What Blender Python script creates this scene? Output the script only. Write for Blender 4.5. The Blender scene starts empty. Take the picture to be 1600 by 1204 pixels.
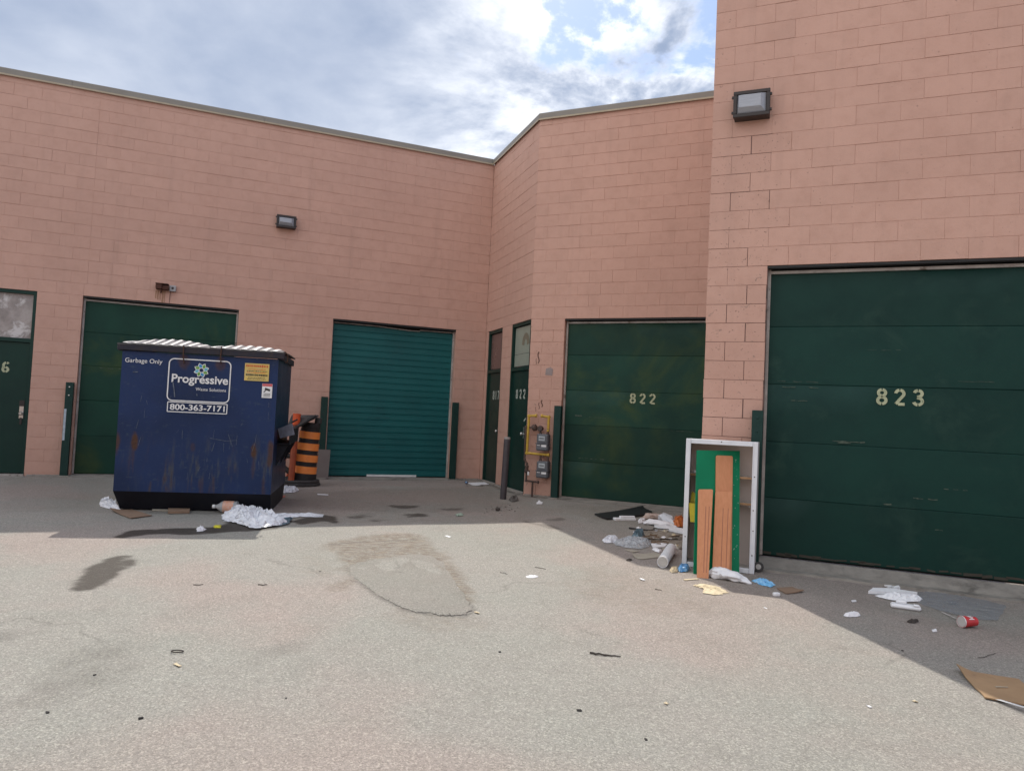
import bpy, math, random
import numpy as np
from mathutils import Vector, Matrix, noise as mnoise

R = math.radians
rnd = random.Random(7)
scene = bpy.context.scene
COL = scene.collection

# ------------------------------------------------------------------ camera
CAM_H, FPX, PITCH, ROLL = 1.3636, 1130.6, 0.0418, 0.0467
cam_d = bpy.data.cameras.new('camera')
cam = bpy.data.objects.new('camera', cam_d)
COL.objects.link(cam)
cam_d.sensor_width = 36.0
cam_d.lens = 36.0 * FPX / 1600.0
cam_d.clip_end = 2000
cam.matrix_world = (Matrix.Translation((0, 0, CAM_H)) @ Matrix.Rotation(math.pi / 2 + PITCH, 4, 'X')
                    @ Matrix.Rotation(ROLL, 4, 'Z'))
scene.camera = cam

# ------------------------------------------------------------------ sun, sky, exposure
SUN_TRAVEL = Vector((0.16, -0.78, -1.0)).normalized()
SUN_EL = math.asin(-SUN_TRAVEL.z)
SUN_AZ = math.atan2(-SUN_TRAVEL.x, -SUN_TRAVEL.y)
sun_d = bpy.data.lights.new('sun', 'SUN')
sun_d.energy = 2.75
sun_d.angle = R(0.53)
sun_d.color = (1.0, 0.94, 0.85)
sun = bpy.data.objects.new('sun', sun_d)
COL.objects.link(sun)
sun.location = (-10, 40, 60)
sun.rotation_euler = SUN_TRAVEL.to_track_quat('-Z', 'Y').to_euler()

world = bpy.data.worlds.new('World')
scene.world = world
world.use_nodes = True
wn = world.node_tree.nodes
wl = world.node_tree.links
wn.clear()


class NT:
    """small helper to wire nodes"""
    def __init__(s, tree):
        s.t, s.n, s.l = tree, tree.nodes, tree.links

    def put(s, sock, v):
        if isinstance(v, bpy.types.NodeSocket):
            s.l.new(v, sock)
        elif v is not None:
            if hasattr(sock.default_value, '__len__') and not hasattr(v, '__len__'):
                v = (v,) * len(sock.default_value)
            if hasattr(sock.default_value, '__len__') and len(sock.default_value) == 4 and len(v) == 3:
                v = (*v, 1)
            sock.default_value = v

    def math(s, op, a, b=None, clamp=False):
        n = s.n.new('ShaderNodeMath'); n.operation = op; n.use_clamp = clamp
        s.put(n.inputs[0], a)
        if b is not None: s.put(n.inputs[1], b)
        return n.outputs[0]

    def vmath(s, op, a, b=None):
        n = s.n.new('ShaderNodeVectorMath'); n.operation = op
        s.put(n.inputs[0], a)
        if b is not None: s.put(n.inputs[1], b)
        return n.outputs[0]

    def mix(s, f, a, b, mode='MIX'):
        n = s.n.new('ShaderNodeMix'); n.data_type = 'RGBA'; n.blend_type = mode; n.clamp_factor = True
        s.put(n.inputs[0], f); s.put(n.inputs[6], a); s.put(n.inputs[7], b)
        return n.outputs[2]

    def noise(s, vec, scale, detail=4, rough=.55, dist=0.0):
        n = s.n.new('ShaderNodeTexNoise')
        if vec is not None: s.put(n.inputs['Vector'], vec)
        n.inputs['Scale'].default_value = scale; n.inputs['Detail'].default_value = detail
        n.inputs['Roughness'].default_value = rough; n.inputs['Distortion'].default_value = dist
        return n.outputs['Fac']

    def voronoi(s, vec, scale, out='Color', feature='F1', rand=1.0):
        n = s.n.new('ShaderNodeTexVoronoi'); n.feature = feature
        s.put(n.inputs['Vector'], vec)
        n.inputs['Scale'].default_value = scale
        n.inputs['Randomness'].default_value = rand
        return n.outputs[out]

    def ramp(s, f, lo, hi, a=0.0, b=1.0):
        n = s.n.new('ShaderNodeMapRange'); n.interpolation_type = 'SMOOTHSTEP'
        s.put(n.inputs[0], f)
        n.inputs[1].default_value = lo; n.inputs[2].default_value = hi
        n.inputs[3].default_value = a; n.inputs[4].default_value = b
        return n.outputs[0]

    def scale(s, vec, xyz):
        n = s.n.new('ShaderNodeMapping')
        s.put(n.inputs['Vector'], vec)
        n.inputs['Scale'].default_value = xyz
        return n.outputs[0]


w = NT(world.node_tree)
tc = wn.new('ShaderNodeTexCoord')
sky = wn.new('ShaderNodeTexSky')
sky.sky_type = 'NISHITA'
sky.sun_disc = False
sky.sun_elevation = SUN_EL
sky.sun_rotation = SUN_AZ
sky.altitude = 100
sky.air_density = 1.0
sky.dust_density = 1.0
sky.ozone_density = 1.0
sep = wn.new('ShaderNodeSeparateXYZ')
wl.new(tc.outputs['Generated'], sep.inputs[0])
zc = w.math('ADD', w.math('ABSOLUTE', sep.outputs[2]), 0.22)
cmb = wn.new('ShaderNodeCombineXYZ')
wl.new(w.math('DIVIDE', sep.outputs[0], zc), cmb.inputs[0])
wl.new(w.math('DIVIDE', sep.outputs[1], zc), cmb.inputs[1])
CLOUD_OFF = (22.4, 3.5, 0.0)
uv = w.vmath('ADD', cmb.outputs[0], CLOUD_OFF)
n_cov = w.noise(uv, 2.3, 13, .62, .25)
n_lit = w.noise(w.vmath('ADD', uv, (11.3, 4.2, 2.0)), 1.9, 13, .6, .3)
n_soft = w.noise(w.vmath('ADD', uv, (5.0, 2.9, 5.0)), 1.3, 4, .5)
# weather: a thick soft deck in the west breaking into cumulus eastwards; clouds opposite the sun are front-lit and whiter
east = w.ramp(sep.outputs[0], -.28, .22)
front = w.math('MULTIPLY', sep.outputs[1], -.17)
cover = w.ramp(w.math('ADD', n_cov, w.math('MULTIPLY', w.math('SUBTRACT', 1.0, east), .22)), .46, .545)
edge_ = w.ramp(n_cov, .40, .62, .16, -.10)               # thin cloud edges transmit more light than thick cores
lit_s = w.math('ADD', w.math('MULTIPLY', n_soft, .6), w.math('MULTIPLY', n_lit, .25))
lit_h = w.math('ADD', w.math('ADD', w.math('MULTIPLY', n_lit, 2.6), edge_), -.80)
lit_v = w.math('ADD', w.math('ADD', w.math('MULTIPLY', lit_s, w.math('SUBTRACT', 1.0, east)), w.math('MULTIPLY', lit_h, east)), front)
lit = w.ramp(lit_v, .15, .62)
cloud = w.mix(lit, (2.35, 2.92, 4.1), (9.8, 9.9, 10.1))
blue = w.mix(.25, sky.outputs[0], (2.2, 3.75, 7.2))
col = w.mix(cover, blue, cloud)
bg = wn.new('ShaderNodeBackground')
bg.inputs['Strength'].default_value = 0.1
wl.new(col, bg.inputs['Color'])
wo = wn.new('ShaderNodeOutputWorld')
wl.new(bg.outputs[0], wo.inputs['Surface'])

scene.view_settings.view_transform = 'Standard'
scene.view_settings.look = 'None'
scene.view_settings.gamma = 1.0
scene.view_settings.use_curve_mapping = False
scene.view_settings.exposure = 0.63

# ------------------------------------------------------------------ measuring helpers
SLOPE = 0.014


def gz(y):
    """height of the yard: it falls gently away from the far building"""
    return -SLOPE * max(0.0, 13.0 - y)


_c, _s = math.cos(ROLL), math.sin(ROLL)


def ray(px, py):
    x, y = px - 800, py - 602
    a = (x * _c + y * _s) / FPX
    b = -(-x * _s + y * _c) / FPX
    return Vector((a, math.cos(PITCH) - b * math.sin(PITCH), math.sin(PITCH) + b * math.cos(PITCH)))


def gp(px, py, z=0.0):
    """survey: yard point seen at this pixel of the photograph"""
    r = ray(px, py)
    t = (-SLOPE * 13 - CAM_H + z) / (r.z - SLOPE * r.y)
    return Vector((r.x * t, r.y * t, CAM_H + r.z * t))


def at_y(px, py, y):
    r = ray(px, py)
    t = y / r.y
    return Vector((r.x * t, y, CAM_H + r.z * t))


def to_px(p):
    z = p[2] - CAM_H
    d = p[1] * math.cos(PITCH) + z * math.sin(PITCH)
    u = z * math.cos(PITCH) - p[1] * math.sin(PITCH)
    if d <= 0.1: return (-9999, -9999)
    a = p[0] / d * FPX; b = -u / d * FPX
    return (800 + a * _c - b * _s, 602 + a * _s + b * _c)


# ------------------------------------------------------------------ mesh builder
class MB:
    def __init__(s):
        s.v, s.f, s.mi, s.cur = [], [], [], 0

    def add(s, vs, fs, M=None):
        o = len(s.v)
        s.v += [tuple(M @ Vector(q)) for q in vs] if M is not None else [tuple(q) for q in vs]
        for f in fs:
            s.f.append(tuple(i + o for i in f)); s.mi.append(s.cur)
        return s

    def box(s, x0, x1, y0, y1, z0, z1, ch=0.0, M=None):
        if ch <= 0:
            vs = [(x, y, z) for x in (x0, x1) for y in (y0, y1) for z in (z0, z1)]
            return s.add(vs, [(0, 1, 3, 2), (4, 6, 7, 5), (0, 4, 5, 1), (2, 3, 7, 6), (0, 2, 6, 4), (1, 5, 7, 3)], M)
        lo, hi = (x0, y0, z0), (x1, y1, z1)
        vs, idx = [], {}
        for ax in range(3):
            o = [a for a in range(3) if a != ax]
            for sg in (0, 1):
                for b in (0, 1):
                    for c in (0, 1):
                        p = [0, 0, 0]
                        p[ax] = hi[ax] if sg else lo[ax]
                        p[o[0]] = hi[o[0]] - ch if b else lo[o[0]] + ch
                        p[o[1]] = hi[o[1]] - ch if c else lo[o[1]] + ch
                        sig = [0, 0, 0]; sig[ax] = sg; sig[o[0]] = b; sig[o[1]] = c
                        idx[(ax, *sig)] = len(vs); vs.append(tuple(p))
        fs = []
        for ax in range(3):
            o = [a for a in range(3) if a != ax]
            for sg in (0, 1):
                q = []
                for b, c in ((0, 0), (1, 0), (1, 1), (0, 1)):
                    k = [0, 0, 0]; k[ax] = sg; k[o[0]] = b; k[o[1]] = c
                    q.append(idx[(ax, *k)])
                flip = (sg == 0) ^ (ax == 1)
                fs.append(tuple(q[::-1] if flip else q))
        for e in range(3):                                   # edges along axis e
            a, b = [k for k in range(3) if k != e]
            for sa in (0, 1):
                for sb in (0, 1):
                    k0 = [0, 0, 0]; k0[a] = sa; k0[b] = sb; k0[e] = 0
                    k1 = list(k0); k1[e] = 1
                    fs.append((idx[(a, *k0)], idx[(a, *k1)], idx[(b, *k1)], idx[(b, *k0)]))
        for k in [(i, j, l) for i in (0, 1) for j in (0, 1) for l in (0, 1)]:
            fs.append((idx[(0, *k)], idx[(1, *k)], idx[(2, *k)]))
        return s.add(vs, fs, M)

    def prism(s, poly, z0, z1, M=None):
        n = len(poly)
        vs = [(x, y, z0) for x, y in poly] + [(x, y, z1) for x, y in poly]
        fs = [tuple(range(n))[::-1], tuple(range(n, 2 * n))]
        fs += [(i, (i + 1) % n, n + (i + 1) % n, n + i) for i in range(n)]
        return s.add(vs, fs, M)

    def slab(s, q, th):
        """prism from 3-D corner points (counter-clockwise seen from the front), thickness backwards"""
        q = [Vector(p) for p in q]
        n = (q[1] - q[0]).cross(q[-1] - q[0]).normalized()
        m = len(q)
        vs = q + [p - n * th for p in q]
        fs = [tuple(range(m)), tuple(range(m, 2 * m))[::-1]]
        fs += [(i, m + i, m + (i + 1) % m, (i + 1) % m) for i in range(m)]
        return s.add(vs, fs)

    def tube(s, pts, r, n=8, cap=True, r1=None, M=None):
        pts = [Vector(p) for p in pts]
        vs, fs = [], []
        ref = None
        for i, p in enumerate(pts):
            d = ((pts[min(i + 1, len(pts) - 1)] - p).normalized() + (p - pts[max(i - 1, 0)]).normalized())
            d = d.normalized() if d.length > 1e-6 else Vector((0, 0, 1))
            if ref is None:
                ref = d.orthogonal().normalized()
            u = (ref - d * ref.dot(d)); u = u.normalized() if u.length > 1e-5 else d.orthogonal().normalized()
            ref = u
            v = d.cross(u)
            rr = r if r1 is None else r + (r1 - r) * i / max(1, len(pts) - 1)
            for k in range(n):
                a = 2 * math.pi * k / n
                vs.append(p + (u * math.cos(a) + v * math.sin(a)) * rr)
        for i in range(len(pts) - 1):
            for k in range(n):
                fs.append((i * n + k, i * n + (k + 1) % n, (i + 1) * n + (k + 1) % n, (i + 1) * n + k))
        if cap:
            fs.append(tuple(range(n))[::-1]); fs.append(tuple(range((len(pts) - 1) * n, len(pts) * n)))
        return s.add(vs, fs, M)

    def lathe(s, prof, n=24, M=None, cap=True):
        vs, fs = [], []
        for r, z in prof:
            for k in range(n):
                a = 2 * math.pi * k / n
                vs.append((r * math.cos(a), r * math.sin(a), z))
        for i in range(len(prof) - 1):
            for k in range(n):
                fs.append((i * n + k, i * n + (k + 1) % n, (i + 1) * n + (k + 1) % n, (i + 1) * n + k))
        if cap:
            fs.append(tuple(range(n))[::-1]); fs.append(tuple(range((len(prof) - 1) * n, len(prof) * n)))
        return s.add(vs, fs, M)

    def mesh(s, name, mats, smooth=False):
        me = bpy.data.meshes.new(name)
        me.from_pydata(s.v, [], s.f)
        for m in (mats if isinstance(mats, (list, tuple)) else [mats]): me.materials.append(m)
        if any(s.mi): me.polygons.foreach_set('material_index', s.mi)
        if smooth:
            me.polygons.foreach_set('use_smooth', [True] * len(me.polygons))
            me.set_sharp_from_angle(angle=R(38))
        me.update()
        return me

    def build(s, name, mats, parent=None, M=None, smooth=False):
        return link(name, s.mesh(name, mats, smooth), parent, M)


def link(name, data, parent=None, M=None):
    o = bpy.data.objects.new(name, data)
    COL.objects.link(o)
    if parent is not None: o.parent = parent
    if M is not None: o.matrix_basis = M
    return o


def tag(o, label=None, cat=None, group=None, kind=None):
    if label: o['label'] = label
    if cat: o['category'] = cat
    if group: o['group'] = group
    if kind: o['kind'] = kind
    return o


def thing(name, label, cat, loc=(0, 0, 0), rotz=0.0, group=None):
    o = bpy.data.objects.new(name, None)
    o.empty_display_size = .1
    COL.objects.link(o)
    o.matrix_basis = Matrix.Translation(loc) @ Matrix.Rotation(rotz, 4, 'Z')
    return tag(o, label, cat, group)


_text_cache = {}


def text_mb(mb, s, x0, x1, zb, y, bold=0.0, height=None):
    """lettering laid on a plane y = const of the local frame, fitted between x0 and x1, baseline zb"""
    cu = bpy.data.curves.new('lettering', 'FONT')
    cu.body = s
    cu.size = 1.0
    cu.offset = bold
    cu.resolution_u = 4
    o = bpy.data.objects.new('lettering', cu)
    COL.objects.link(o)
    dg = bpy.context.evaluated_depsgraph_get()
    me = bpy.data.meshes.new_from_object(o.evaluated_get(dg))
    co = np.empty(len(me.vertices) * 3); me.vertices.foreach_get('co', co); co = co.reshape(-1, 3)
    lo, hi = co.min(0), co.max(0)
    k = (x1 - x0) / (hi[0] - lo[0])
    kz = k if height is None else height / 0.73
    vs = [(x0 + (a - lo[0]) * k, y, zb + b * kz) for a, b, _ in co]
    fs = [tuple(p.vertices) for p in me.polygons]
    mb.add(vs, fs)
    bpy.data.objects.remove(o); bpy.data.curves.remove(cu); bpy.data.meshes.remove(me)


def ribbon(mb, pts, wd, y):
    """flat painted stroke in the x-z plane"""
    vs, fs = [], []
    for i, p in enumerate(pts):
        a = pts[max(i - 1, 0)]; b = pts[min(i + 1, len(pts) - 1)]
        d = Vector((b[0] - a[0], b[1] - a[1])).normalized()
        nrm = Vector((-d.y, d.x)) * wd / 2
        vs += [(p[0] + nrm.x, y, p[1] + nrm.y), (p[0] - nrm.x, y, p[1] - nrm.y)]
    for i in range(len(pts) - 1):
        fs.append((2 * i, 2 * i + 1, 2 * i + 3, 2 * i + 2))
    mb.add(vs, fs)


def arc(cx, cy, rx, ry, a0, a1, n=10):
    return [(cx + rx * math.cos(R(a0 + (a1 - a0) * i / n)), cy + ry * math.sin(R(a0 + (a1 - a0) * i / n))) for i in range(n + 1)]


DIGITS = {
    '8': [arc(.31, .73, .19, .18, 96, 264), arc(.31, .73, .19, .18, -84, 84), arc(.31, .28, .22, .2, 96, 264), arc(.31, .28, .22, .2, -84, 84)],
    '2': [arc(.3, .7, .21, .21, 175, 97), arc(.3, .7, .21, .21, 84, -35) + [(.34, .42), (.1, .09)], [(.22, .085), (.56, .085)]],
    '3': [arc(.3, .73, .2, .18, 165, 97), arc(.3, .73, .2, .18, 84, -75) + [(.25, .53)], [(.25, .5)] + arc(.3, .28, .22, .2, 75, -84), arc(.3, .28, .22, .2, -96, -165)],
    '1': [[(.3, .03), (.3, .97)], [(.16, .8), (.26, .88)]],
    '7': [[(.08, .9), (.55, .9)], [(.5, .8), (.24, .03)]],
    '6': [arc(.31, .28, .21, .2, 96, 264), arc(.31, .28, .21, .2, -84, 84), [(.13, .36), (.14, .6)] + arc(.36, .66, .22, .24, 165, 97), arc(.36, .68, .19, .22, 80, 35)],
}


def stencil(mb, s, x0, x1, zb, h, y, wd=.17):
    n = len(s)
    step = (x1 - x0 - .58 * h) / max(1, n - 1)
    for i, ch in enumerate(s):
        for st in DIGITS[ch]:
            ribbon(mb, [(x0 + i * step + a * h, zb + b * h) for a, b in st], wd * h, y)


# ------------------------------------------------------------------ materials
def mat(name, base, alt=None, scale=5.0, amt=.5, rough=.6, rvar=.12, bump=.0, bscale=60.0, metal=0.0,
        dirt=None, dlo=.55, dhi=.75, dscale=3.0, stretch=(1, 1, 1), obj_rand=0.0, spec=.5, alpha=None, trans=None, coat=0.0):
    m = bpy.data.materials.new(name)
    m.use_nodes = True
    t = NT(m.node_tree)
    t.n.clear()
    out = t.n.new('ShaderNodeOutputMaterial')
    bs = t.n.new('ShaderNodeBsdfPrincipled')
    t.l.new(bs.outputs[0], out.inputs[0])
    geo = t.n.new('ShaderNodeNewGeometry')
    pos = geo.outputs['Position']
    ps = t.scale(pos, stretch)
    n1 = t.noise(ps, scale, 6, .6)
    alt = alt or tuple(c * .72 for c in base)
    c = t.mix(t.math('MULTIPLY', t.ramp(n1, .3, .72), amt), base, alt)
    if dirt:
        n2 = t.noise(ps, dscale, 8, .65, .4)
        c = t.mix(t.ramp(n2, dlo, dhi), c, dirt)
    if obj_rand:
        oi = t.n.new('ShaderNodeObjectInfo')
        v = t.math('ADD', t.math('MULTIPLY', oi.outputs['Random'], obj_rand), 1 - obj_rand / 2)
        c = t.mix(1.0, c, v, 'MULTIPLY')
    t.put(bs.inputs['Base Color'], c)
    rg = t.math('ADD', t.math('MULTIPLY', t.math('SUBTRACT', n1, .5), rvar * 2), rough, True)
    t.put(bs.inputs['Roughness'], rg)
    bs.inputs['Metallic'].default_value = metal
    bs.inputs['Specular IOR Level'].default_value = spec
    if coat: bs.inputs['Coat Weight'].default_value = coat
    if bump:
        b = t.n.new('ShaderNodeBump')
        b.inputs['Strength'].default_value = 1.0
        b.inputs['Distance'].default_value = bump
        t.put(b.inputs['Height'], t.noise(ps, bscale, 6, .6))
        t.l.new(b.outputs[0], bs.inputs['Normal'])
    if alpha is not None: bs.inputs['Alpha'].default_value = alpha
    if trans is not None:
        bs.inputs['Transmission Weight'].default_value = trans
        bs.inputs['IOR'].default_value = 1.3
    m['bsdf'] = bs.name
    return m


def pink_paint(name, pit_lo, pit_hi, chip):
    m = bpy.data.materials.new(name)
    m.use_nodes = True
    t = NT(m.node_tree); t.n.clear()
    out = t.n.new('ShaderNodeOutputMaterial'); bs = t.n.new('ShaderNodeBsdfPrincipled')
    t.l.new(bs.outputs[0], out.inputs[0])
    pos = t.n.new('ShaderNodeNewGeometry').outputs['Position']
    big = t.noise(pos, .55, 4, .55)
    mid = t.noise(pos, 7, 6, .6)
    streak = t.noise(t.scale(pos, (5, 5, .35)), 1.0, 5, .6)
    c = t.mix(t.ramp(big, .35, .7), (.555, .341, .270), (.52, .316, .25))
    c = t.mix(t.math('MULTIPLY', t.ramp(mid, .4, .75), .45), c, (.46, .27, .207))
    c = t.mix(t.math('MULTIPLY', t.ramp(t.noise(pos, 1.7, 6, .65, .5), .5, .75), .35), c, (.44, .272, .214))
    c = t.mix(t.math('MULTIPLY', t.ramp(streak, .52, .78), .32), c, (.38, .24, .193))
    oi = t.n.new('ShaderNodeObjectInfo')
    c = t.mix(1.0, c, t.math('ADD', t.math('MULTIPLY', oi.outputs['Random'], .05), .975), 'MULTIPLY')
    pit = t.ramp(t.noise(pos, 42, 4, .6), pit_lo, pit_hi)
    c = t.mix(t.math('MULTIPLY', pit, .6), c, (.15, .1, .08))
    if chip:
        ch = t.ramp(t.noise(pos, 8, 9, .7, .8), .635, .66)
        c = t.mix(t.math('MULTIPLY', ch, .65), c, (.2, .15, .125))
    # splash dirt near the foot of the wall
    t.put(bs.inputs['Base Color'], c)
    bs.inputs['Roughness'].default_value = .72
    bs.inputs['Specular IOR Level'].default_value = .3
    b = t.n.new('ShaderNodeBump'); b.inputs['Strength'].default_value = .8; b.inputs['Distance'].default_value = .004
    h = t.math('ADD', t.math('MULTIPLY', t.noise(pos, 90, 5, .65), .7), t.math('MULTIPLY', t.noise(pos, 16, 4, .5), .6))
    h = t.math('SUBTRACT', h, t.math('MULTIPLY', pit, .8))
    t.put(b.inputs['Height'], h); t.l.new(b.outputs[0], bs.inputs['Normal'])
    return m


PINK = pink_paint('pink_block_paint', .685, .75, False)
PINK_WORN = pink_paint('pink_block_paint_chipped', .645, .70, True)
MORTAR = mat('painted_mortar', (.52, .31, .236), amt=.4, scale=9, rough=.85, dirt=(.16, .1, .08), dlo=.6, dhi=.72, dscale=5)
MORTAR_DARK = mat('open_mortar', (.16, .095, .08), amt=.6, scale=9, rough=.9, dirt=(.05, .04, .035), dlo=.5, dhi=.62, dscale=9)
GREEN = mat('dark_green_door_paint', (.0075, .041, .033), (.006, .030, .026), scale=1.6, amt=.9, rough=.5, rvar=.25, spec=.17, bump=.0015, bscale=14,
            dirt=(.02, .055, .043), dlo=.5, dhi=.78, dscale=1.6, obj_rand=.2)
GREEN_WARM = mat('weathered_green_door_paint', (.010, .050, .034), (.009, .036, .027), scale=1.3, amt=.9, rough=.5, rvar=.25, spec=.18, bump=.0015, bscale=14,
                 dirt=(.036, .066, .026), dlo=.47, dhi=.72, dscale=.9, obj_rand=.3)
GREEN_LEAF = mat('green_person_door_paint', (.007, .036, .027), (.006, .026, .022), scale=2, amt=.8, rough=.45, spec=.25, bump=.001, bscale=18, dirt=(.02, .04, .03), dlo=.6, dhi=.85)
TEAL = mat('teal_roll_door_paint', (.006, .102, .105), (.005, .082, .087), scale=1.5, amt=.9, rough=.5, spec=.3, bump=.001, bscale=20,
           dirt=(.012, .085, .09), dlo=.55, dhi=.8, dscale=1.5, obj_rand=.1)
GREEN_POST = mat('green_guard_steel', (.010, .040, .034), scale=7, amt=.6, rough=.5, spec=.25, bump=.001, dirt=(.02, .03, .025), dlo=.62, dhi=.75, dscale=8)
STOP = mat('grey_white_door_stop', (.42, .39, .36), (.26, .23, .21), scale=6, amt=.9, rough=.6, dirt=(.12, .09, .07), dlo=.58, dhi=.7, dscale=9)
BLACK = mat('dark_gap_and_shade', (.012, .012, .012), rough=.7)  # black for door gaps, dark rooms and the shade under lintels
COPING = mat('grey_metal_coping', (.235, .215, .185), (.2, .182, .155), scale=2, amt=.8, rough=.48, metal=.0, stretch=(1, 1, 4))
COPING_LIP = mat('tan_coping_drip', (.40, .335, .235), rough=.5)
STENCIL = mat('faded_yellow_stencil', (.46, .48, .31), (.3, .33, .21), scale=25, amt=.8, rough=.7, dirt=(.1, .14, .09), dlo=.6, dhi=.68, dscale=40)
STENCIL_PALE = mat('faded_white_stencil', (.48, .52, .46), (.3, .34, .3), scale=25, amt=.8, rough=.7, dirt=(.1, .14, .1), dlo=.62, dhi=.7, dscale=40)
CONC = mat('worn_concrete', (.27, .25, .22), (.19, .175, .155), scale=6, amt=.9, rough=.9, bump=.004, bscale=40, dirt=(.1, .092, .08), dlo=.5, dhi=.72, dscale=2.5)
ROOF = mat('roof_membrane', (.12, .12, .12), rough=.9)
SCUFF = mat('pale_scuff', (.085, .115, .085), (.03, .05, .04), scale=40, amt=1, rough=.8)
GLASS_DK = mat('dark_window_glass', (.05, .05, .052), rough=.08, rvar=.02, spec=.6)
WIRED = mat('wired_window_glass', (.40, .36, .34), (.19, .165, .155), scale=3.2, amt=1, rough=.3, dirt=(.56, .54, .53), dlo=.5, dhi=.62, dscale=4, spec=.6)
REFL_PALE = mat('beige_window_reflection', (.30, .335, .275), (.24, .27, .225), scale=2, amt=.6, rough=.35)  # painted reflection of the facing building in the 822 transom
PANE_DK = mat('dull_pink_window_pane', (.155, .095, .085), (.11, .07, .065), scale=2, amt=.6, rough=.3)  # flat dull pink panel over the 817 transom glass
CHROME = mat('worn_chrome', (.6, .6, .58), rough=.3, metal=.9)
GREYM = mat('grey_meter_paint', (.115, .125, .14), (.09, .097, .11), scale=8, amt=.5, rough=.5)
GREYL = mat('pale_meter_window', (.42, .47, .5), rough=.25)
WHITE = mat('white_print', (.75, .75, .75), (.55, .56, .56), scale=12, amt=.5, rough=.6)
YPIPE = mat('yellow_gas_pipe_paint', (.56, .37, .045), (.4, .25, .04), scale=14, amt=.7, rough=.5, dirt=(.12, .08, .04), dlo=.64, dhi=.74, dscale=18)
DKPIPE = mat('dark_pipe_steel', (.06, .048, .045), (.12, .06, .04), scale=18, amt=.8, rough=.7)
BRONZE = mat('dark_bronze_housing', (.022, .017, .016), (.04, .024, .02), scale=9, amt=.6, rough=.5)
LENS = mat('ribbed_lamp_glass', (.36, .38, .42), (.27, .28, .32), scale=3, amt=.6, rough=.25, stretch=(2, 2, 22), bump=.002, bscale=5)
RUSTY = mat('rusty_brown_steel', (.055, .02, .013), (.09, .03, .018), scale=20, amt=.9, rough=.85)
ALU = mat('grey_electrical_box', (.36, .36, .37), (.27, .27, .28), scale=8, amt=.6, rough=.5)
BOLLARD = mat('grey_bollard_paint', (.06, .053, .06), (.042, .036, .04), scale=6, amt=.8, rough=.6, bump=.001, dirt=(.11, .1, .1), dlo=.6, dhi=.75, dscale=6)
DUMP_BLUE = mat('dumpster_blue_paint', (.011, .022, .07), (.009, .017, .05), scale=4, amt=.8, rough=.36, spec=.3, bump=.001, bscale=9, dirt=(.05, .032, .028), dlo=.62, dhi=.75, dscale=6)
DUMP_BLACK = mat('dumpster_shade_black', (.009, .010, .016), (.014, .015, .02), scale=7, amt=.7, rough=.55, spec=.2, dirt=(.035, .03, .028), dlo=.6, dhi=.8, dscale=9)  # black puts the shade of the down-facing bevel into the colour
RIM = mat('dumpster_rim_steel', (.02, .022, .036), (.034, .028, .03), scale=8, amt=.9, rough=.5, spec=.25, dirt=(.055, .036, .028), dlo=.57, dhi=.72, dscale=5)
LID = mat('dark_lid_plastic', (.05, .05, .052), (.075, .075, .078), scale=7, amt=.8, rough=.5)
LIDRIB = mat('glare_pale_lid_rib', (.42, .42, .43), (.33, .33, .34), scale=7, amt=.8, rough=.45, dirt=(.2, .195, .19), dlo=.58, dhi=.7, dscale=9)  # pale colour stands in for sun glare on the dark plastic
RUST = mat('rust', (.085, .04, .023), (.05, .026, .018), scale=30, amt=1, rough=.9)
PETAL_B = mat('logo_blue', (.03, .26, .52), rough=.5)
PETAL_C = mat('logo_light_blue', (.14, .48, .62), rough=.5)
PETAL_G = mat('logo_green', (.16, .36, .06), rough=.5)
STK_Y = mat('yellow_sticker', (.62, .44, .1), (.56, .46, .2), scale=14, amt=.8, rough=.6)
STK_O = mat('orange_print', (.6, .13, .035), rough=.6)
STK_R = mat('red_print', (.6, .12, .13), rough=.6)
INK = mat('dark_ink', (.03, .025, .022), rough=.7)
INK_G = mat('grey_ink', (.3, .3, .31), rough=.7)
ORANGE = mat('orange_reflective_band', (.95, .31, .075), (.88, .25, .05), scale=9, amt=.7, rough=.5, dirt=(.25, .09, .03), dlo=.62, dhi=.76, dscale=9)
ORANGE_RED = mat('orange_post_plastic', (.85, .13, .035), (.7, .1, .03), scale=6, amt=.8, rough=.5)
RUBBER = mat('black_rubber', (.016, .015, .016), (.032, .03, .03), scale=9, amt=.8, rough=.7)
RUBBER_G = mat('dusty_rubber', (.055, .053, .052), (.03, .028, .028), scale=9, amt=.8, rough=.75)
GREYBOARD = mat('grey_brown_board', (.18, .155, .145), (.15, .125, .118), scale=4, amt=.6, rough=.8)
CAB_WHITE = mat('white_cabinet_frame', (.74, .755, .79), (.62, .64, .68), scale=6, amt=.7, rough=.42, dirt=(.28, .27, .27), dlo=.66, dhi=.8, dscale=9)
CAB_SIDE = mat('grey_cabinet_side', (.5, .47, .45), (.42, .39, .37), scale=4, amt=.7, rough=.6)
CAB_BACK = mat('dull_cabinet_back', (.66, .56, .52), (.56, .47, .44), scale=2.5, amt=.8, rough=.7)
SHELF = mat('white_shelf_board', (.55, .53, .5), rough=.6)
CHIPB = mat('raw_chipboard_edge', (.45, .27, .15), (.35, .2, .11), scale=60, amt=.8, rough=.85)
BOARD_G = mat('green_painted_board', (.003, .2, .09), (.003, .165, .075), scale=3, amt=.8, rough=.5, spec=.18, dirt=(.012, .2, .1), dlo=.64, dhi=.74, dscale=9)
PLANK = mat('salmon_wood_laminate', (.58, .255, .125), (.51, .215, .1), scale=3, amt=.8, rough=.5, spec=.3, stretch=(16, 16, .8), obj_rand=.08)
PLANK_DK = mat('plank_groove', (.36, .14, .075), rough=.6)
YTUB = mat('yellow_plastic', (.66, .55, .035), (.5, .4, .03), scale=12, amt=.6, rough=.4)
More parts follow.
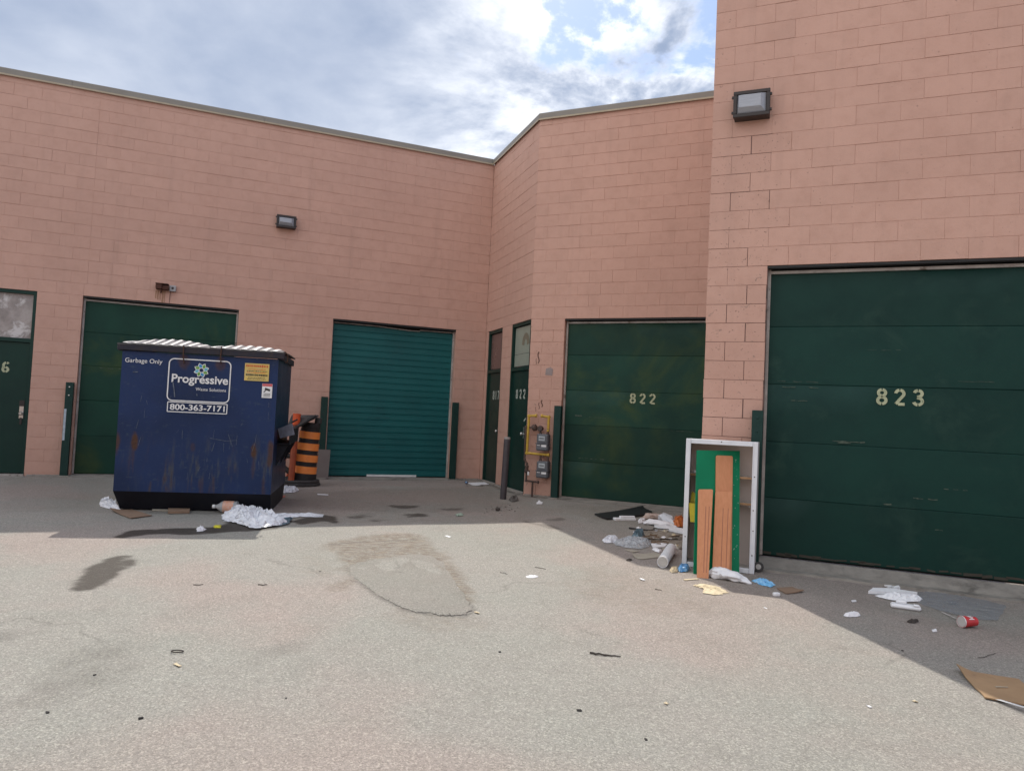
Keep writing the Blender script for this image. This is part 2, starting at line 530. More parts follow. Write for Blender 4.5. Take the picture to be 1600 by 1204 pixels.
PVC = mat('white_pvc', (.78, .79, .81), (.68, .69, .71), scale=5, amt=.6, rough=.4, dirt=(.35, .33, .31), dlo=.62, dhi=.75, dscale=8)
PVC_IN = mat('tube_end_paper', (.5, .49, .46), (.36, .35, .33), scale=20, amt=.8, rough=.8)
PAPER = mat('white_paper', (.8, .8, .82), (.66, .66, .68), scale=20, amt=.6, rough=.75, obj_rand=.15)
FILM = mat('white_plastic_film', (.78, .8, .84), (.56, .58, .62), scale=30, amt=.9, rough=.28, bump=.004, bscale=70)
FILM_CLEAR = mat('clear_plastic_film', (.66, .69, .72), (.36, .39, .42), scale=24, amt=.9, rough=.22, bump=.004, bscale=60, alpha=.62)
FILM_GREY = mat('grey_translucent_sheet', (.36, .40, .44), (.28, .31, .34), scale=5, amt=.7, rough=.3, alpha=.4)
FILM_BLUE = mat('blue_plastic_film', (.06, .26, .55), (.3, .5, .7), scale=25, amt=.9, rough=.3)
SKYFILM = mat('sky_blue_plastic_film', (.1, .42, .75), (.45, .66, .82), scale=22, amt=.8, rough=.35)
TEALBAG = mat('grey_blue_bag', (.12, .19, .23), (.07, .11, .14), scale=22, amt=.8, rough=.3)
FOAM = mat('white_foam', (.8, .81, .83), (.7, .71, .73), scale=40, amt=.6, rough=.8, bump=.003, bscale=130)
CARD = mat('brown_cardboard', (.36, .235, .13), (.28, .18, .1), scale=5, amt=.7, rough=.85, dirt=(.2, .13, .08), dlo=.6, dhi=.8)
CARD_DK = mat('damp_cardboard', (.21, .14, .095), (.27, .18, .12), scale=8, amt=.7, rough=.85)
CARD_PALE = mat('pale_cardboard', (.38, .345, .28), (.3, .27, .22), scale=7, amt=.7, rough=.85)
CREAM = mat('cream_torn_paper', (.62, .53, .36), (.48, .38, .24), scale=18, amt=.8, rough=.8)
ORAF = mat('orange_wrapper', (.6, .17, .035), (.35, .1, .03), scale=25, amt=.8, rough=.4)
BLACKPL = mat('black_plastic_board', (.014, .014, .016), (.03, .03, .032), scale=6, amt=.7, rough=.45)
RED = mat('red_paper_cup', (.55, .03, .035), (.42, .025, .03), scale=9, amt=.6, rough=.45)
WOOD = mat('weathered_twig', (.2, .13, .075), (.1, .065, .04), scale=20, amt=.8, rough=.85)
DKTWIG = mat('dark_twig', (.035, .03, .027), (.06, .045, .035), scale=20, amt=.8, rough=.85)
STONE = mat('dark_stone', (.03, .028, .027), (.06, .055, .05), scale=30, amt=.8, rough=.85)
CLEARPET = mat('clear_jug_plastic', (.62, .64, .66), rough=.12, alpha=.5)
LBL_O = mat('orange_jug_label', (.55, .25, .15), (.55, .42, .36), scale=30, amt=.8, rough=.5)
YBIT = mat('yellow_scrap', (.55, .5, .02), rough=.5)
REDBIT = mat('red_scrap', (.4, .08, .05), rough=.5)
GREENBIT = mat('pale_green_scrap', (.3, .38, .3), rough=.6)


# ------------------------------------------------------------------ the yard
def fbm2(x, y, sc, seed, octv=4):
    rs = np.random.RandomState(seed)
    out = np.zeros_like(x); amp = 1.0; tot = 0
    for o in range(octv):
        g = rs.rand(128, 128)
        u, v = x * sc, y * sc
        iu, iv = np.floor(u).astype(int), np.floor(v).astype(int)
        fu, fv = u - iu, v - iv
        fu = fu * fu * (3 - 2 * fu); fv = fv * fv * (3 - 2 * fv)
        a = g[iu % 128, iv % 128]; b = g[(iu + 1) % 128, iv % 128]
        c = g[iu % 128, (iv + 1) % 128]; d = g[(iu + 1) % 128, (iv + 1) % 128]
        out += amp * ((a * (1 - fu) + b * fu) * (1 - fv) + (c * (1 - fu) + d * fu) * fv)
        tot += amp; amp *= .55; sc *= 2.1
    return out / tot


def in_poly(px, py, poly):
    ins = np.zeros(px.shape, bool)
    n = len(poly)
    for i in range(n):
        x0, y0 = poly[i]; x1, y1 = poly[(i + 1) % n]
        c = ((y0 > py) != (y1 > py))
        with np.errstate(divide='ignore', invalid='ignore'):
            xx = (x1 - x0) * (py - y0) / (y1 - y0 + 1e-12) + x0
        ins ^= c & (px < xx)
    return ins


def blur(a, k):
    if k < 1: return a
    for _ in range(2):
        for ax in (0, 1):
            p = np.pad(a, [(k + 1, k) if i == ax else (0, 0) for i in (0, 1)], mode='edge')
            c = np.cumsum(p, axis=ax)
            n = a.shape[ax]
            hi = np.take(c, np.arange(2 * k + 1, 2 * k + 1 + n), axis=ax)
            lo = np.take(c, np.arange(0, n), axis=ax)
            a = (hi - lo) / (2 * k + 1)
    return a


GX0, GX1, GY0, GY1, ST = -8.0, 6.0, 2.0, 15.5, 0.025
nx, ny = int(round((GX1 - GX0) / ST)) + 1, int(round((GY1 - GY0) / ST)) + 1
gx, gy = np.meshgrid(np.linspace(GX0, GX1, nx), np.linspace(GY0, GY1, ny), indexing='ij')
wear = np.zeros((nx, ny, 4), np.float32)
wear[..., 3] = 1
jx = (fbm2(gx, gy, 2.2, 11) - .5) * .5
jy = (fbm2(gx, gy, 2.2, 12) - .5) * .5
fine = fbm2(gx, gy, 7.0, 13, 4)


def stain(chan, poly_px, strength, k=2, warp=.35, rag=.8):
    poly = [tuple(gp(*q)[:2]) for q in poly_px]
    m = in_poly(gx + jx * warp, gy + jy * warp, poly).astype(np.float32)
    m = blur(m, k)
    m = np.clip((m - .5) * 1.6 + .5 + (fine - .5) * rag * 2 * (m > .02), 0, 1) * np.clip(m * 4, 0, 1)
    wear[..., chan] = np.maximum(wear[..., chan], m * strength)


# oil and damp patches, then broad darker and browner areas near the walls
stain(0, [(118, 905), (140, 885), (165, 872), (203, 865), (216, 867), (200, 885), (182, 900), (160, 918), (135, 921)], 1.0, 1, .5, 1.1)
stain(0, [(180, 838), (205, 828), (330, 823), (360, 812), (440, 810), (465, 814), (430, 827), (350, 831), (300, 836), (240, 834), (200, 842)], .95, 1)
stain(0, [(452, 815), (500, 803), (526, 806), (520, 817), (500, 812), (470, 820)], .9, 1)
stain(0, [(606, 789), (645, 787), (654, 792), (628, 797)], .85, 2, .55, 1.3)
stain(0, [(628, 803), (664, 800), (668, 805), (640, 809)], .85, 2, .55, 1.3)
stain(0, [(688, 794), (722, 791), (726, 796), (700, 800)], .75, 2, .55, 1.3)
stain(0, [(542, 806), (574, 802), (578, 807), (550, 811)], .8, 2, .55, 1.3)
stain(0, [(572, 813), (604, 809), (606, 814), (580, 817)], .8, 2, .55, 1.3)
stain(0, [(815, 812), (850, 818), (880, 826), (860, 826), (830, 818)], .6, 1, .15)
stain(0, [(850, 811), (880, 808), (885, 812), (860, 814)], .6, 1, .1)
stain(0, [(85, 1050), (125, 1012), (195, 1006), (205, 1030), (160, 1065), (110, 1090), (40, 1110), (20, 1085)], .38, 5)
stain(0, [(-40, 1080), (45, 1092), (35, 1112), (-40, 1135)], .42, 4)
stain(0, [(-30, 985), (60, 983), (80, 990), (-30, 1004)], .38, 3)
stain(0, [(430, 1006), (462, 996), (474, 1014), (446, 1030), (385, 1050), (420, 1026)], .34, 3)
stain(0, [(940, 1100), (1000, 1098), (1006, 1110), (950, 1114)], .34, 3)
stain(0, [(1010, 850), (1180, 905), (1500, 990), (1620, 1010), (1620, 930), (1200, 890), (1060, 840)], .18, 8)  # broad faint darkening of the yard along the walls
stain(0, [(430, 770), (760, 760), (800, 800), (600, 800), (430, 790)], .26, 6)
stain(0, [(0, 745), (180, 748), (180, 800), (0, 800)], .24, 6)
stain(1, [(440, 765), (760, 758), (870, 800), (1060, 830), (1060, 800), (880, 785), (830, 815), (440, 818)], .3, 5)
# brown silt around the patched hole
stain(1, [(512, 846), (560, 838), (650, 832), (672, 846), (694, 868), (694, 882), (640, 868), (560, 882), (538, 884), (522, 862)], .85, 3)
stain(1, [(688, 868), (712, 884), (738, 930), (746, 956), (724, 930), (700, 896)], .75, 2)
stain(1, [(526, 882), (548, 886), (560, 912), (540, 926), (520, 918), (540, 900)], .65, 2)
stain(1, [(600, 935), (740, 955), (760, 985), (640, 985)], .3, 5)
stain(1, [(470, 850), (520, 850), (530, 900), (480, 900)], .25, 6)
stain(1, [(900, 880), (1100, 920), (1150, 960), (1000, 960), (880, 920)], .28, 8)
stain(1, [(1020, 870), (1200, 900), (1260, 935), (1080, 925)], .3, 6)


def stain_line(chan, pts, width, strength):
    """ragged band along a line, such as collected dirt"""
    d = np.full(gx.shape, 9.0)
    for a, b in zip(pts[:-1], pts[1:]):
        a, b = np.array(a[:2]), np.array(b[:2]); ab = b - a
        tt = np.clip(((gx - a[0]) * ab[0] + (gy - a[1]) * ab[1]) / (ab @ ab), 0, 1)
        d = np.minimum(d, np.hypot(gx - a[0] - ab[0] * tt, gy - a[1] - ab[1] * tt))
    m = np.clip(1 - d / (width * (.25 + 1.5 * fine)), 0, 1) * np.clip((jx * 3 + .75), .1, 1)
    wear[..., chan] = np.maximum(wear[..., chan], np.clip(m * 1.6, 0, 1) * strength)


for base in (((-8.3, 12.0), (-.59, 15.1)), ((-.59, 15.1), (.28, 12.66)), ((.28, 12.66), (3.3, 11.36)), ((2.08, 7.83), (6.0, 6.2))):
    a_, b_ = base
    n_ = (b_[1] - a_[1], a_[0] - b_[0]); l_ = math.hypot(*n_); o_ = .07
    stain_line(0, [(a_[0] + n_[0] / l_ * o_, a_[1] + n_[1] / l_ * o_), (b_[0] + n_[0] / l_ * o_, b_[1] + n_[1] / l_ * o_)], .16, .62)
stain_line(0, [gp(*q) for q in ((560, 908), (590, 931), (634, 953), (672, 960), (724, 963), (741, 954), (731, 938))], .035, .6)
stain_line(0, [gp(*q) for q in ((541, 885), (552, 905), (575, 920))], .03, .5)
stain_line(1, [gp(*q) for q in ((731, 938), (714, 906), (692, 876), (656, 864), (604, 870), (556, 878), (541, 886))], .12, .8)
stain_line(0, [gp(*q) for q in ((180, 800), (440, 803))], .12, .5)  # dark ragged line along the front foot of the dumpster
stain_line(0, [gp(*q) for q in ((660, 872), (690, 874))], .05, .6)
stain_line(0, [gp(*q) for q in ((515, 850), (560, 846), (600, 845), (650, 842))], .035, .5)
# low frequency hue drift
wear[..., 2] = fbm2(gx, gy, .7, 21, 4)
gzv = np.where(gy < 13, -SLOPE * (13 - gy), 0.0)
edge = np.minimum.reduce([gx - GX0, GX1 - gx, gy - GY0, GY1 - gy])
gzv = gzv + (fbm2(gx, gy, .9, 31, 3) - .5) * .012 * np.clip(edge / .5, 0, 1) - wear[..., 1] * .004

gi = np.arange(nx * ny).reshape(nx, ny)
quads = np.stack([gi[:-1, :-1], gi[1:, :-1], gi[1:, 1:], gi[:-1, 1:]], -1).reshape(-1, 4)
verts = np.stack([gx, gy, gzv], -1).reshape(-1, 3)
FAR = 700.0
xs = [-FAR, GX0, GX1, FAR]; ys = [-FAR, GY0, 13.0, GY1, FAR]
ex_v, ex_f = [], []
for i in range(3):
    for j in range(4):
        if i == 1 and j in (1, 2): continue
        b = len(verts) + len(ex_v)
        for (a, c) in ((xs[i], ys[j]), (xs[i + 1], ys[j]), (xs[i + 1], ys[j + 1]), (xs[i], ys[j + 1])):
            ex_v.append((a, c, -SLOPE * (13 - c) if c < 13 else 0.0))
        ex_f.append((b, b + 1, b + 2, b + 3))
allv = np.concatenate([verts, np.array(ex_v)]); allf = np.concatenate([quads, np.array(ex_f)])
gm = bpy.data.meshes.new('ground')
gm.vertices.add(len(allv)); gm.vertices.foreach_set('co', allv.astype(np.float32).ravel())
gm.loops.add(len(allf) * 4); gm.loops.foreach_set('vertex_index', allf.astype(np.int32).ravel())
gm.polygons.add(len(allf)); gm.polygons.foreach_set('loop_start', np.arange(0, len(allf) * 4, 4, dtype=np.int32))
gm.polygons.foreach_set('use_smooth', np.ones(len(allf), bool))
gm.update(calc_edges=True)
at = gm.color_attributes.new('wear', 'FLOAT_COLOR', 'POINT')
wc = np.concatenate([wear.reshape(-1, 4), np.tile(np.array([[0, 0, .5, 1]], np.float32), (len(ex_v), 1))])
at.data.foreach_set('color', wc.astype(np.float32).ravel())


def asphalt(name, tint=1.0, use_attr=True, flat=0.0, cast=None):
    m = bpy.data.materials.new(name); m.use_nodes = True
    t = NT(m.node_tree); t.n.clear()
    out = t.n.new('ShaderNodeOutputMaterial'); bs = t.n.new('ShaderNodeBsdfPrincipled')
    t.l.new(bs.outputs[0], out.inputs[0])
    pos = t.n.new('ShaderNodeNewGeometry').outputs['Position']
    sp = t.n.new('ShaderNodeSeparateXYZ'); t.l.new(pos, sp.inputs[0])
    cb = t.n.new('ShaderNodeCombineXYZ'); t.l.new(sp.outputs[0], cb.inputs[0]); t.l.new(sp.outputs[1], cb.inputs[1])
    p2 = cb.outputs[0]
    big = t.noise(p2, .8, 5, .6)
    midn = t.noise(p2, 5.5, 6, .65)
    c = t.mix(t.ramp(big, .35, .68), (.322 * tint, .294 * tint, .272 * tint), (.303 * tint, .294 * tint, .268 * tint))
    c = t.mix(t.math('MULTIPLY', t.ramp(midn, .45, .8), .30), c, (.225 * tint, .205 * tint, .18 * tint))
    blot = t.noise(t.vmath('ADD', p2, (4.4, 8.8, 0)), 2.0, 5, .6, .6)
    c = t.mix(t.math('MULTIPLY', t.ramp(blot, .5, .72), .3), c, (.2 * tint, .183 * tint, .165 * tint))
    # aggregate: three sizes of stone showing through worn binder
    def cells(sc, seed):
        v = t.vmath('ADD', p2, (seed, seed * .7, 0))
        s2 = t.n.new('ShaderNodeSeparateColor'); t.l.new(t.voronoi(v, sc), s2.inputs[0])
        return s2.outputs
    a = cells(95, 3.3); b = cells(175, 9.1)
    c = t.mix(t.ramp(a[0], .80, .86, 0, .45 * (1 - flat)), c, (.56 * tint, .53 * tint, .47 * tint))
    c = t.mix(t.ramp(a[1], .78, .86, 0, .42 * (1 - flat)), c, (.15 * tint, .138 * tint, .125 * tint))
    c = t.mix(t.ramp(b[0], .72, .8, 0, .42 * (1 - flat * .7)), c, (.52 * tint, .49 * tint, .43 * tint))
    c = t.mix(t.ramp(b[1], .66, .74, 0, .42 * (1 - flat * .7)), c, (.16 * tint, .145 * tint, .13 * tint))
    fn = t.noise(p2, 300, 3, .7)
    c = t.mix(t.math('MULTIPLY', t.ramp(fn, .35, .7), .35), c, (.2 * tint, .185 * tint, .165 * tint))
    rough = .86
    if cast: c = t.mix(1.0, c, cast, 'MULTIPLY')
    if use_attr:
        at_n = t.n.new('ShaderNodeAttribute'); at_n.attribute_name = 'wear'
        sc_ = t.n.new('ShaderNodeSeparateColor'); t.l.new(at_n.outputs['Color'], sc_.inputs[0])
        hue = t.ramp(sc_.outputs[2], .35, .66)
        c = t.mix(1.0, c, t.mix(hue, (.97, 1.0, .985), (1.04, .97, .955)), 'MULTIPLY')
        br = t.math('MULTIPLY', sc_.outputs[1], t.ramp(t.noise(t.scale(p2, (6, 15, 1)), 1.4, 7, .78), .36, .62, .05, 1.0))
        c = t.mix(br, c, (.15, .112, .078))
        sil = t.math('MULTIPLY', br, t.ramp(t.noise(t.scale(p2, (3, 14, 1)), 2.0, 5, .7), .56, .62))
        c = t.mix(sil, c, (.42, .36, .27))
        on = t.math('ADD', t.math('MULTIPLY', t.noise(p2, 75, 5, .75), .6), t.math('MULTIPLY', t.noise(t.scale(p2, (1, 2.6, 1)), 9, 5, .7), .6))
        oil = t.math('MULTIPLY', sc_.outputs[0], t.ramp(t.math('ADD', sc_.outputs[0], t.math('MULTIPLY', t.math('SUBTRACT', on, .62), 3.2)), .0, .95, .62, 1.0))
        c = t.mix(oil, c, (.036, .028, .021))
        rough = t.math('SUBTRACT', .88, t.math('MULTIPLY', sc_.outputs[0], .3))
    # hairline cracks, only in places
    wob = t.n.new('ShaderNodeTexNoise'); t.put(wob.inputs['Vector'], p2); wob.inputs['Scale'].default_value = 1.7; wob.inputs['Detail'].default_value = 6
    ck = t.voronoi(t.vmath('ADD', p2, t.vmath('MULTIPLY', wob.outputs['Color'], (.9, .9, 0))), .5, 'Distance', 'DISTANCE_TO_EDGE')
    ckm = t.math('MULTIPLY', t.ramp(ck, .0035, .008, 1, 0), t.ramp(t.noise(t.vmath('ADD', p2, (7.7, 1.3, 0)), .7, 3), .55, .62))
    c = t.mix(t.math('MULTIPLY', ckm, .22 if use_attr else 0.0), c, (.05, .045, .04))
    t.put(bs.inputs['Base Color'], c)
    t.put(bs.inputs['Roughness'], rough)
    bs.inputs['Specular IOR Level'].default_value = .35
    bmp = t.n.new('ShaderNodeBump'); bmp.inputs['Strength'].default_value = .9; bmp.inputs['Distance'].default_value = .005 * (1 - flat * .5)
    h = t.math('ADD', t.math('MULTIPLY', a[0], .5), t.math('MULTIPLY', b[0], .4))
    h = t.math('ADD', h, t.math('MULTIPLY', fn, .6))
    t.put(bmp.inputs['Height'], h); t.l.new(bmp.outputs[0], bs.inputs['Normal'])
    return m


ASPHALT = asphalt('worn_asphalt')
PATCHM = asphalt('grey_patch_asphalt', .85, False, .12, (.985, 1.0, .975))
gm.materials.append(ASPHALT)
tag(link('ground', gm), 'worn pale grey asphalt yard in front of the pink block walls', None, None, 'structure')

# grey repair patch
patch_px = [(545, 884), (549, 895), (557, 906), (575, 918), (588, 928), (602, 936), (616, 944), (634, 951), (650, 957), (672, 958), (690, 961), (708, 962), (724, 961),
            (738, 953), (729, 938), (720, 922), (712, 906), (702, 892), (690, 876), (674, 868), (652, 865), (628, 867), (604, 871), (580, 874), (560, 878)]
pp = []
for i, q in enumerate(patch_px):
    a, b = gp(*q), gp(*patch_px[(i + 1) % len(patch_px)])
    for k in range(4):
        p = a.lerp(b, k / 4); pp.append(p + Vector((rnd.uniform(-.014, .014), rnd.uniform(-.02, .02), 0)))
cen = sum(pp, Vector()) / len(pp)
vs, fs = [], []
for ti, (tt, zz) in enumerate(((1.0, -.03), (.995, .004), (.965, .010), (.6, .012), (.25, .013))):
    for p in pp:
        q = cen.lerp(p, tt); far_ = max(0.0, min(1.0, (q.y - cen.y + .1) / .5 )); vs.append((q.x, q.y, gz(q.y) + zz * (1 - .75 * far_) + (mnoise.noise(q * 5) * .006 * (1 - tt) ** .3 if ti > 1 else 0)))
n = len(pp)
for r_ in range(4):
    fs += [(r_ * n + i, r_ * n + (i + 1) % n, (r_ + 1) * n + (i + 1) % n, (r_ + 1) * n + i) for i in range(n)]
fs.append(tuple(range(4 * n, 5 * n)))
o = MB().add(vs, fs).build('asphalt_patch', PATCHM, smooth=True)
tag(o, 'smooth grey asphalt repair patch with a cracked edge in the sunlit yard', None, None, 'structure')

# ------------------------------------------------------------------ block walls
P1 = Vector((-0.5916, 15.1171, 0)); P2 = Vector((0.2859, 12.6799, 0)); D0 = Vector((2.0772, 7.8518, 0))
ANG_A, ANG_C, ANG_D = 0.3833, -0.4089, -0.3961
ANG_B = math.atan2(P2.y - P1.y, P2.x - P1.x)
LEN_B = (P2 - P1).length


def frame(p, a): return Matrix.Translation(p) @ Matrix.Rotation(a, 4, 'Z')


FA, FB, FC, FD = frame(P1, ANG_A), frame(P1, ANG_B), frame(P2, ANG_C), frame(D0, ANG_D)
COURSE, Z0 = 0.2032, 0.030
block_mesh = {}


def block_mb(wd, ht, gapx, gapz, proud, th=.19):
    """one block: chamfered front, plain sides; local origin at its lower left corner on the wall face"""
    ch = .0022
    x0, x1, z0, z1 = gapx / 2, wd - gapx / 2, gapz / 2, ht - gapz / 2
    y = -proud
    vs = [(x0 + ch, y, z0 + ch), (x1 - ch, y, z0 + ch), (x1 - ch, y, z1 - ch), (x0 + ch, y, z1 - ch),
          (x0, y + ch, z0), (x1, y + ch, z0), (x1, y + ch, z1), (x0, y + ch, z1),
          (x0, th, z0), (x1, th, z0), (x1, th, z1), (x0, th, z1)]
    fs = [(0, 1, 2, 3)]
    for i in range(4):
        j = (i + 1) % 4
        fs += [(4 + i, 4 + j, j, i), (8 + i, 8 + j, 4 + j, 4 + i)]
    return vs, fs


def lay_wall(root, Mroot, x0, x1, ztop, openings, zlow, xo, worn=lambda x, z: 0, cap_n=300, ctrl=None):
    """lay running-bond blocks on the wall face; returns list of (share, local matrix, w, h, gapx, gapz, proud, worn)"""
    out = []
    k0 = math.floor((zlow - Z0) / COURSE + 1e-6)
    k = k0
    while True:
        za, zb = Z0 + k * COURSE, Z0 + (k + 1) * COURSE
        if za >= ztop - .02: break
        za, zb = max(za, zlow), min(zb, ztop)
        off = xo + (COURSE if k % 2 else 0.0)
        cuts = [x0, x1]
        j = math.floor((x0 - off) / (2 * COURSE)) + 1
        while off + j * 2 * COURSE < x1 - .01:
            c = off + j * 2 * COURSE
            if c > x0 + .045 and c < x1 - .045: cuts.append(c)
            j += 1
        if ctrl is not None and ctrl[1] < za: cuts.append(ctrl[0])
        zm = (za + zb) / 2
        holes = [(a, b) for a, b, t in openings if zm < t]
        for a, b in holes: cuts += [a, b]
        cuts = sorted(set(round(c, 4) for c in cuts))
        i = 0
        segs = []
        for a, b in zip(cuts[:-1], cuts[1:]):
            m = (a + b) / 2
            if any(h0 < m < h1 for h0, h1 in holes): continue
            segs.append([a, b])
        # swallow slivers
        mer = []
        for s in segs:
            if mer and abs(mer[-1][1] - s[0]) < 1e-4 and (s[1] - s[0] < .07 or mer[-1][1] - mer[-1][0] < .07):
                mer[-1][1] = s[1]
            else: mer.append(s)
        for a, b in mer:
            if b - a < .02: continue
            out.append((a, b, za, zb, worn((a + b) / 2, zm)))
        k += 1
    return out


def emit_blocks(root, Mloc, Mworld, cells, cap):
    """the blocks that show largest become parts, the remainder one joined part"""
    scored = []
    for c in cells:
        a, b, za, zb, wn_ = c
        p = Mworld @ Vector(((a + b) / 2, 0, (za + zb) / 2))
        px = to_px(p)
        vis = -40 < px[0] < 1640 and -30 < px[1] < 1230
        nrm = (Mworld.to_3x3() @ Vector((0, -1, 0)))
        v = (Vector((0, 0, CAM_H)) - p)
        scored.append(((b - a) * (zb - za) * max(0, nrm.dot(v.normalized())) / v.length_squared if vis else 0, c))
    return scored


def place_blocks(root, jobs, cap=300, tight=False):
    """jobs: list of (Mloc, Mworld, cells)"""
    allc = []
    for Mloc, Mworld, cells in jobs:
        allc += [(s, c, Mloc) for s, c in emit_blocks(root, Mloc, Mworld, cells, cap)]
    allc.sort(key=lambda q: -q[0])
    rest = [MB(), MB()]
    nb = 0
    for s, (a, b, za, zb, wn_), Mloc in allc:
        wd, ht = round(b - a, 4), round(zb - za, 4)
        var = rnd.randrange(4)
        gx_ = (.0002, .0005, .0003, .0016)[var] if wn_ == 0 else (.0012, .007, .002, .011)[var]
        gz_ = (.0010, .0062, .0018, .0036)[(var * 3 + 1) % 4] if wn_ == 0 else (.002, .0065, .003, .0045)[var]
        if tight and not wn_: gx_ *= .6; gz_ *= .6
        proud = (.0, .0012, .0030, .0006)[(var + int(a * 7)) % 4]
        T = Mloc @ Matrix.Translation((a, 0, za))
        if s > 0 and nb < cap:
            key = (wd, ht, gx_, gz_, proud, wn_)
            if key not in block_mesh:
                block_mesh[key] = MB().add(*block_mb(wd, ht, gx_, gz_, proud)).mesh('block', PINK_WORN if wn_ else PINK)
            link('block', block_mesh[key], root, T)
            nb += 1
        else:
            rest[1 if wn_ else 0].add(*block_mb(wd, ht, gx_, gz_, proud), M=T)
    big = MB()
    for i, rb in enumerate(rest):
        big.cur = i
        big.add(rb.v, rb.f)
    if big.v:
        tag(big.build('block_field', [PINK, PINK_WORN], root), kind='stuff')
    return nb


def mortar(root, Mloc, x0, x1, ztop, openings, zlow, m=MORTAR, name='mortar'):
    mb = MB()
    y0, y1 = .0042, .17
    e = .006
    segs, cur = [], x0
    tops = sorted(openings)
    for a, b, t in tops:
        if a > cur + .02: segs.append((cur, a, zlow, ztop))
        segs.append((a, b, t, ztop))
        cur = b
    if cur < x1 - .02: segs.append((cur, x1, zlow, ztop))
    for a, b, z0, z1 in segs:
        mb.box(a + e * (z0 <= zlow + .001), b - e * (z0 <= zlow + .001), y0, y1, z0 + e, z1 - .01)
    return mb.build(name, m, root, Mloc)


# --- unit A: long left wing
OPEN_A = [(-8.99, -8.04, 3.078), (-7.37, -4.86, 3.078), (-3.15, -.66, 3.078)]
OPEN_B = [(.17, 1.06, 3.078), (1.60, 2.586, 3.078)]
OPEN_C = [(.63, 3.07, 3.078)]
OPEN_D = [(.62, 3.67, 3.078)]
ZR = 6.66
unitA = thing('warehouse_unit', 'long low pink block wing on the left with two overhead doors and a teal one', 'building', P1, ANG_A, 'pink block warehouse units')
I4 = Matrix.Identity(4)
cellsA = lay_wall(unitA, FA, -13.0, -.003, ZR, OPEN_A, -.12, -.66, ctrl=(-7.32, 3.2))
nA = place_blocks(unitA, [(I4, FA, cellsA)])
mortar(unitA, I4, -13.0, 0, ZR, OPEN_A, -.12)
MB().box(-.04, .35, .02, .3, -.12, ZR - .02).build('corner_fill', MORTAR, unitA)

unitB = thing('warehouse_unit', 'recessed pink block corner unit with two narrow doors and overhead door 822', 'building', P2, ANG_C, 'pink block warehouse units')
MB_loc = FC.inverted() @ FB
wornC = lambda x, z: 1 if (x < .62 and z < 3.1) else 0
cellsB = lay_wall(unitB, FB, .004, LEN_B, ZR, OPEN_B, -.12, .05)
cellsC = lay_wall(unitB, FC, 0, 3.62, ZR, OPEN_C, -.14, .63, worn=wornC)
nB = place_blocks(unitB, [(MB_loc, FB, cellsB), (I4, FC, cellsC)])
mortar(unitB, MB_loc, 0, LEN_B, ZR, OPEN_B, -.12)
mortar(unitB, I4, 0, 3.62, ZR, OPEN_C, -.14)

unitD = thing('warehouse_unit', 'tall pink block unit on the right with the widest green door 823', 'building', D0, ANG_D, 'pink block warehouse units')
HD = 7.75
wornD = lambda x, z: 1 if (x < .64 and z < 4.6) or x < .2 else 0
cellsD = lay_wall(unitD, FD, 0, 7.0, HD, OPEN_D, -.24, .62, worn=wornD)
SIDE = Matrix.Translation((0, 3.9, 0)) @ Matrix.Rotation(-math.pi / 2, 4, 'Z')
cellsS = lay_wall(unitD, FD @ SIDE, 0, 3.705, HD, [], -.24, .1)
nD = place_blocks(unitD, [(I4, FD, cellsD), (SIDE, FD @ SIDE, cellsS)], tight=True)
mortar(unitD, I4, .634, 7.0, HD, [(.634, 3.67, 3.078)], -.24)
mortar(unitD, I4, .006, .632, HD, [], -.24, MORTAR_DARK, 'open_mortar')
mb = MB(); mb.box(.0045, .185, .195, 3.9, -.24, HD - .004)
mb.build('side_wall', MORTAR, unitD)
MB().box(.1, 7.0, .195, 9.0, HD - .35, HD - .2).build('roof', ROOF, unitD)
MB().box(-13.0, -.02, .195, 9.0, 6.35, 6.5).build('roof', ROOF, unitA)
MB().box(.0, 3.5, .195, 7.0, 6.36, 6.51).build('roof', ROOF, unitB)
# dark rooms behind the doors
MB().box(-13.0, -.2, 1.2, 1.3, -.1, 6.3).build('rear_wall', BLACK, unitA)
MB().box(.2, 3.5, 1.2, 1.3, -.1, 6.3).build('rear_wall', BLACK, unitB)

# unseen unit added across the yard, behind the photographer (it mirrors in the glass and warms the shade)
unitE = thing('warehouse_unit', 'added pink block unit, unseen behind the viewer, for warm bounce light', 'building', (-2, -13, gz(-13)), 0.0, 'pink block warehouse units')
mb = MB().box(-22, 24, -10, 0, 0, 6.9)
mb.build('wall', MORTAR, unitE)
for x in (-17, -11, -5, 1, 7, 13, 19):
    MB().box(x, x + 2.6, .001, .04, .02, 3.05).build('overhead_door', GREEN, unitE)
MB().box(-22.1, 24.1, .001, .06, 6.8, 6.93).build('coping', COPING, unitE)


def coping(root, M, x0, x1, z, joints, dz=0.0):
    cs = [x0] + sorted(joints) + [x1]
    for a, b in zip(cs[:-1], cs[1:]):
        mb = MB()
        zt = z + .115 - dz
        prof = [(-.034, z), (-.036, zt - .012), (-.030, zt), (.30, zt + .03), (.30, z + .02), (-.020, z + .02), (-.020, z)]
        vs = [(xx, y, zz) for xx in (a + .0015, b - .0015) for y, zz in prof]
        n = len(prof)
        fs = [tuple(range(n)), tuple(range(n, 2 * n))[::-1]] + [(i, n + i, n + (i + 1) % n, (i + 1) % n) for i in range(n)]
        mb.add(vs, fs)
        c = mb.build('coping', COPING, root, M)
        MB().box(a + .002, b - .002, -.043, -.0345, z - .012, z + .016).build('drip_edge', COPING_LIP, c)


coping(unitA, I4, -13.0, -.02, 6.635, [-10.8, -7.75, -4.62, -1.55])
coping(unitB, MB_loc, .0, LEN_B + .014, 6.635, [], .002)
coping(unitB, I4, -.014, 3.6, 6.635, [])
coping(unitD, I4, -.04, 7.0, HD, [3.05])


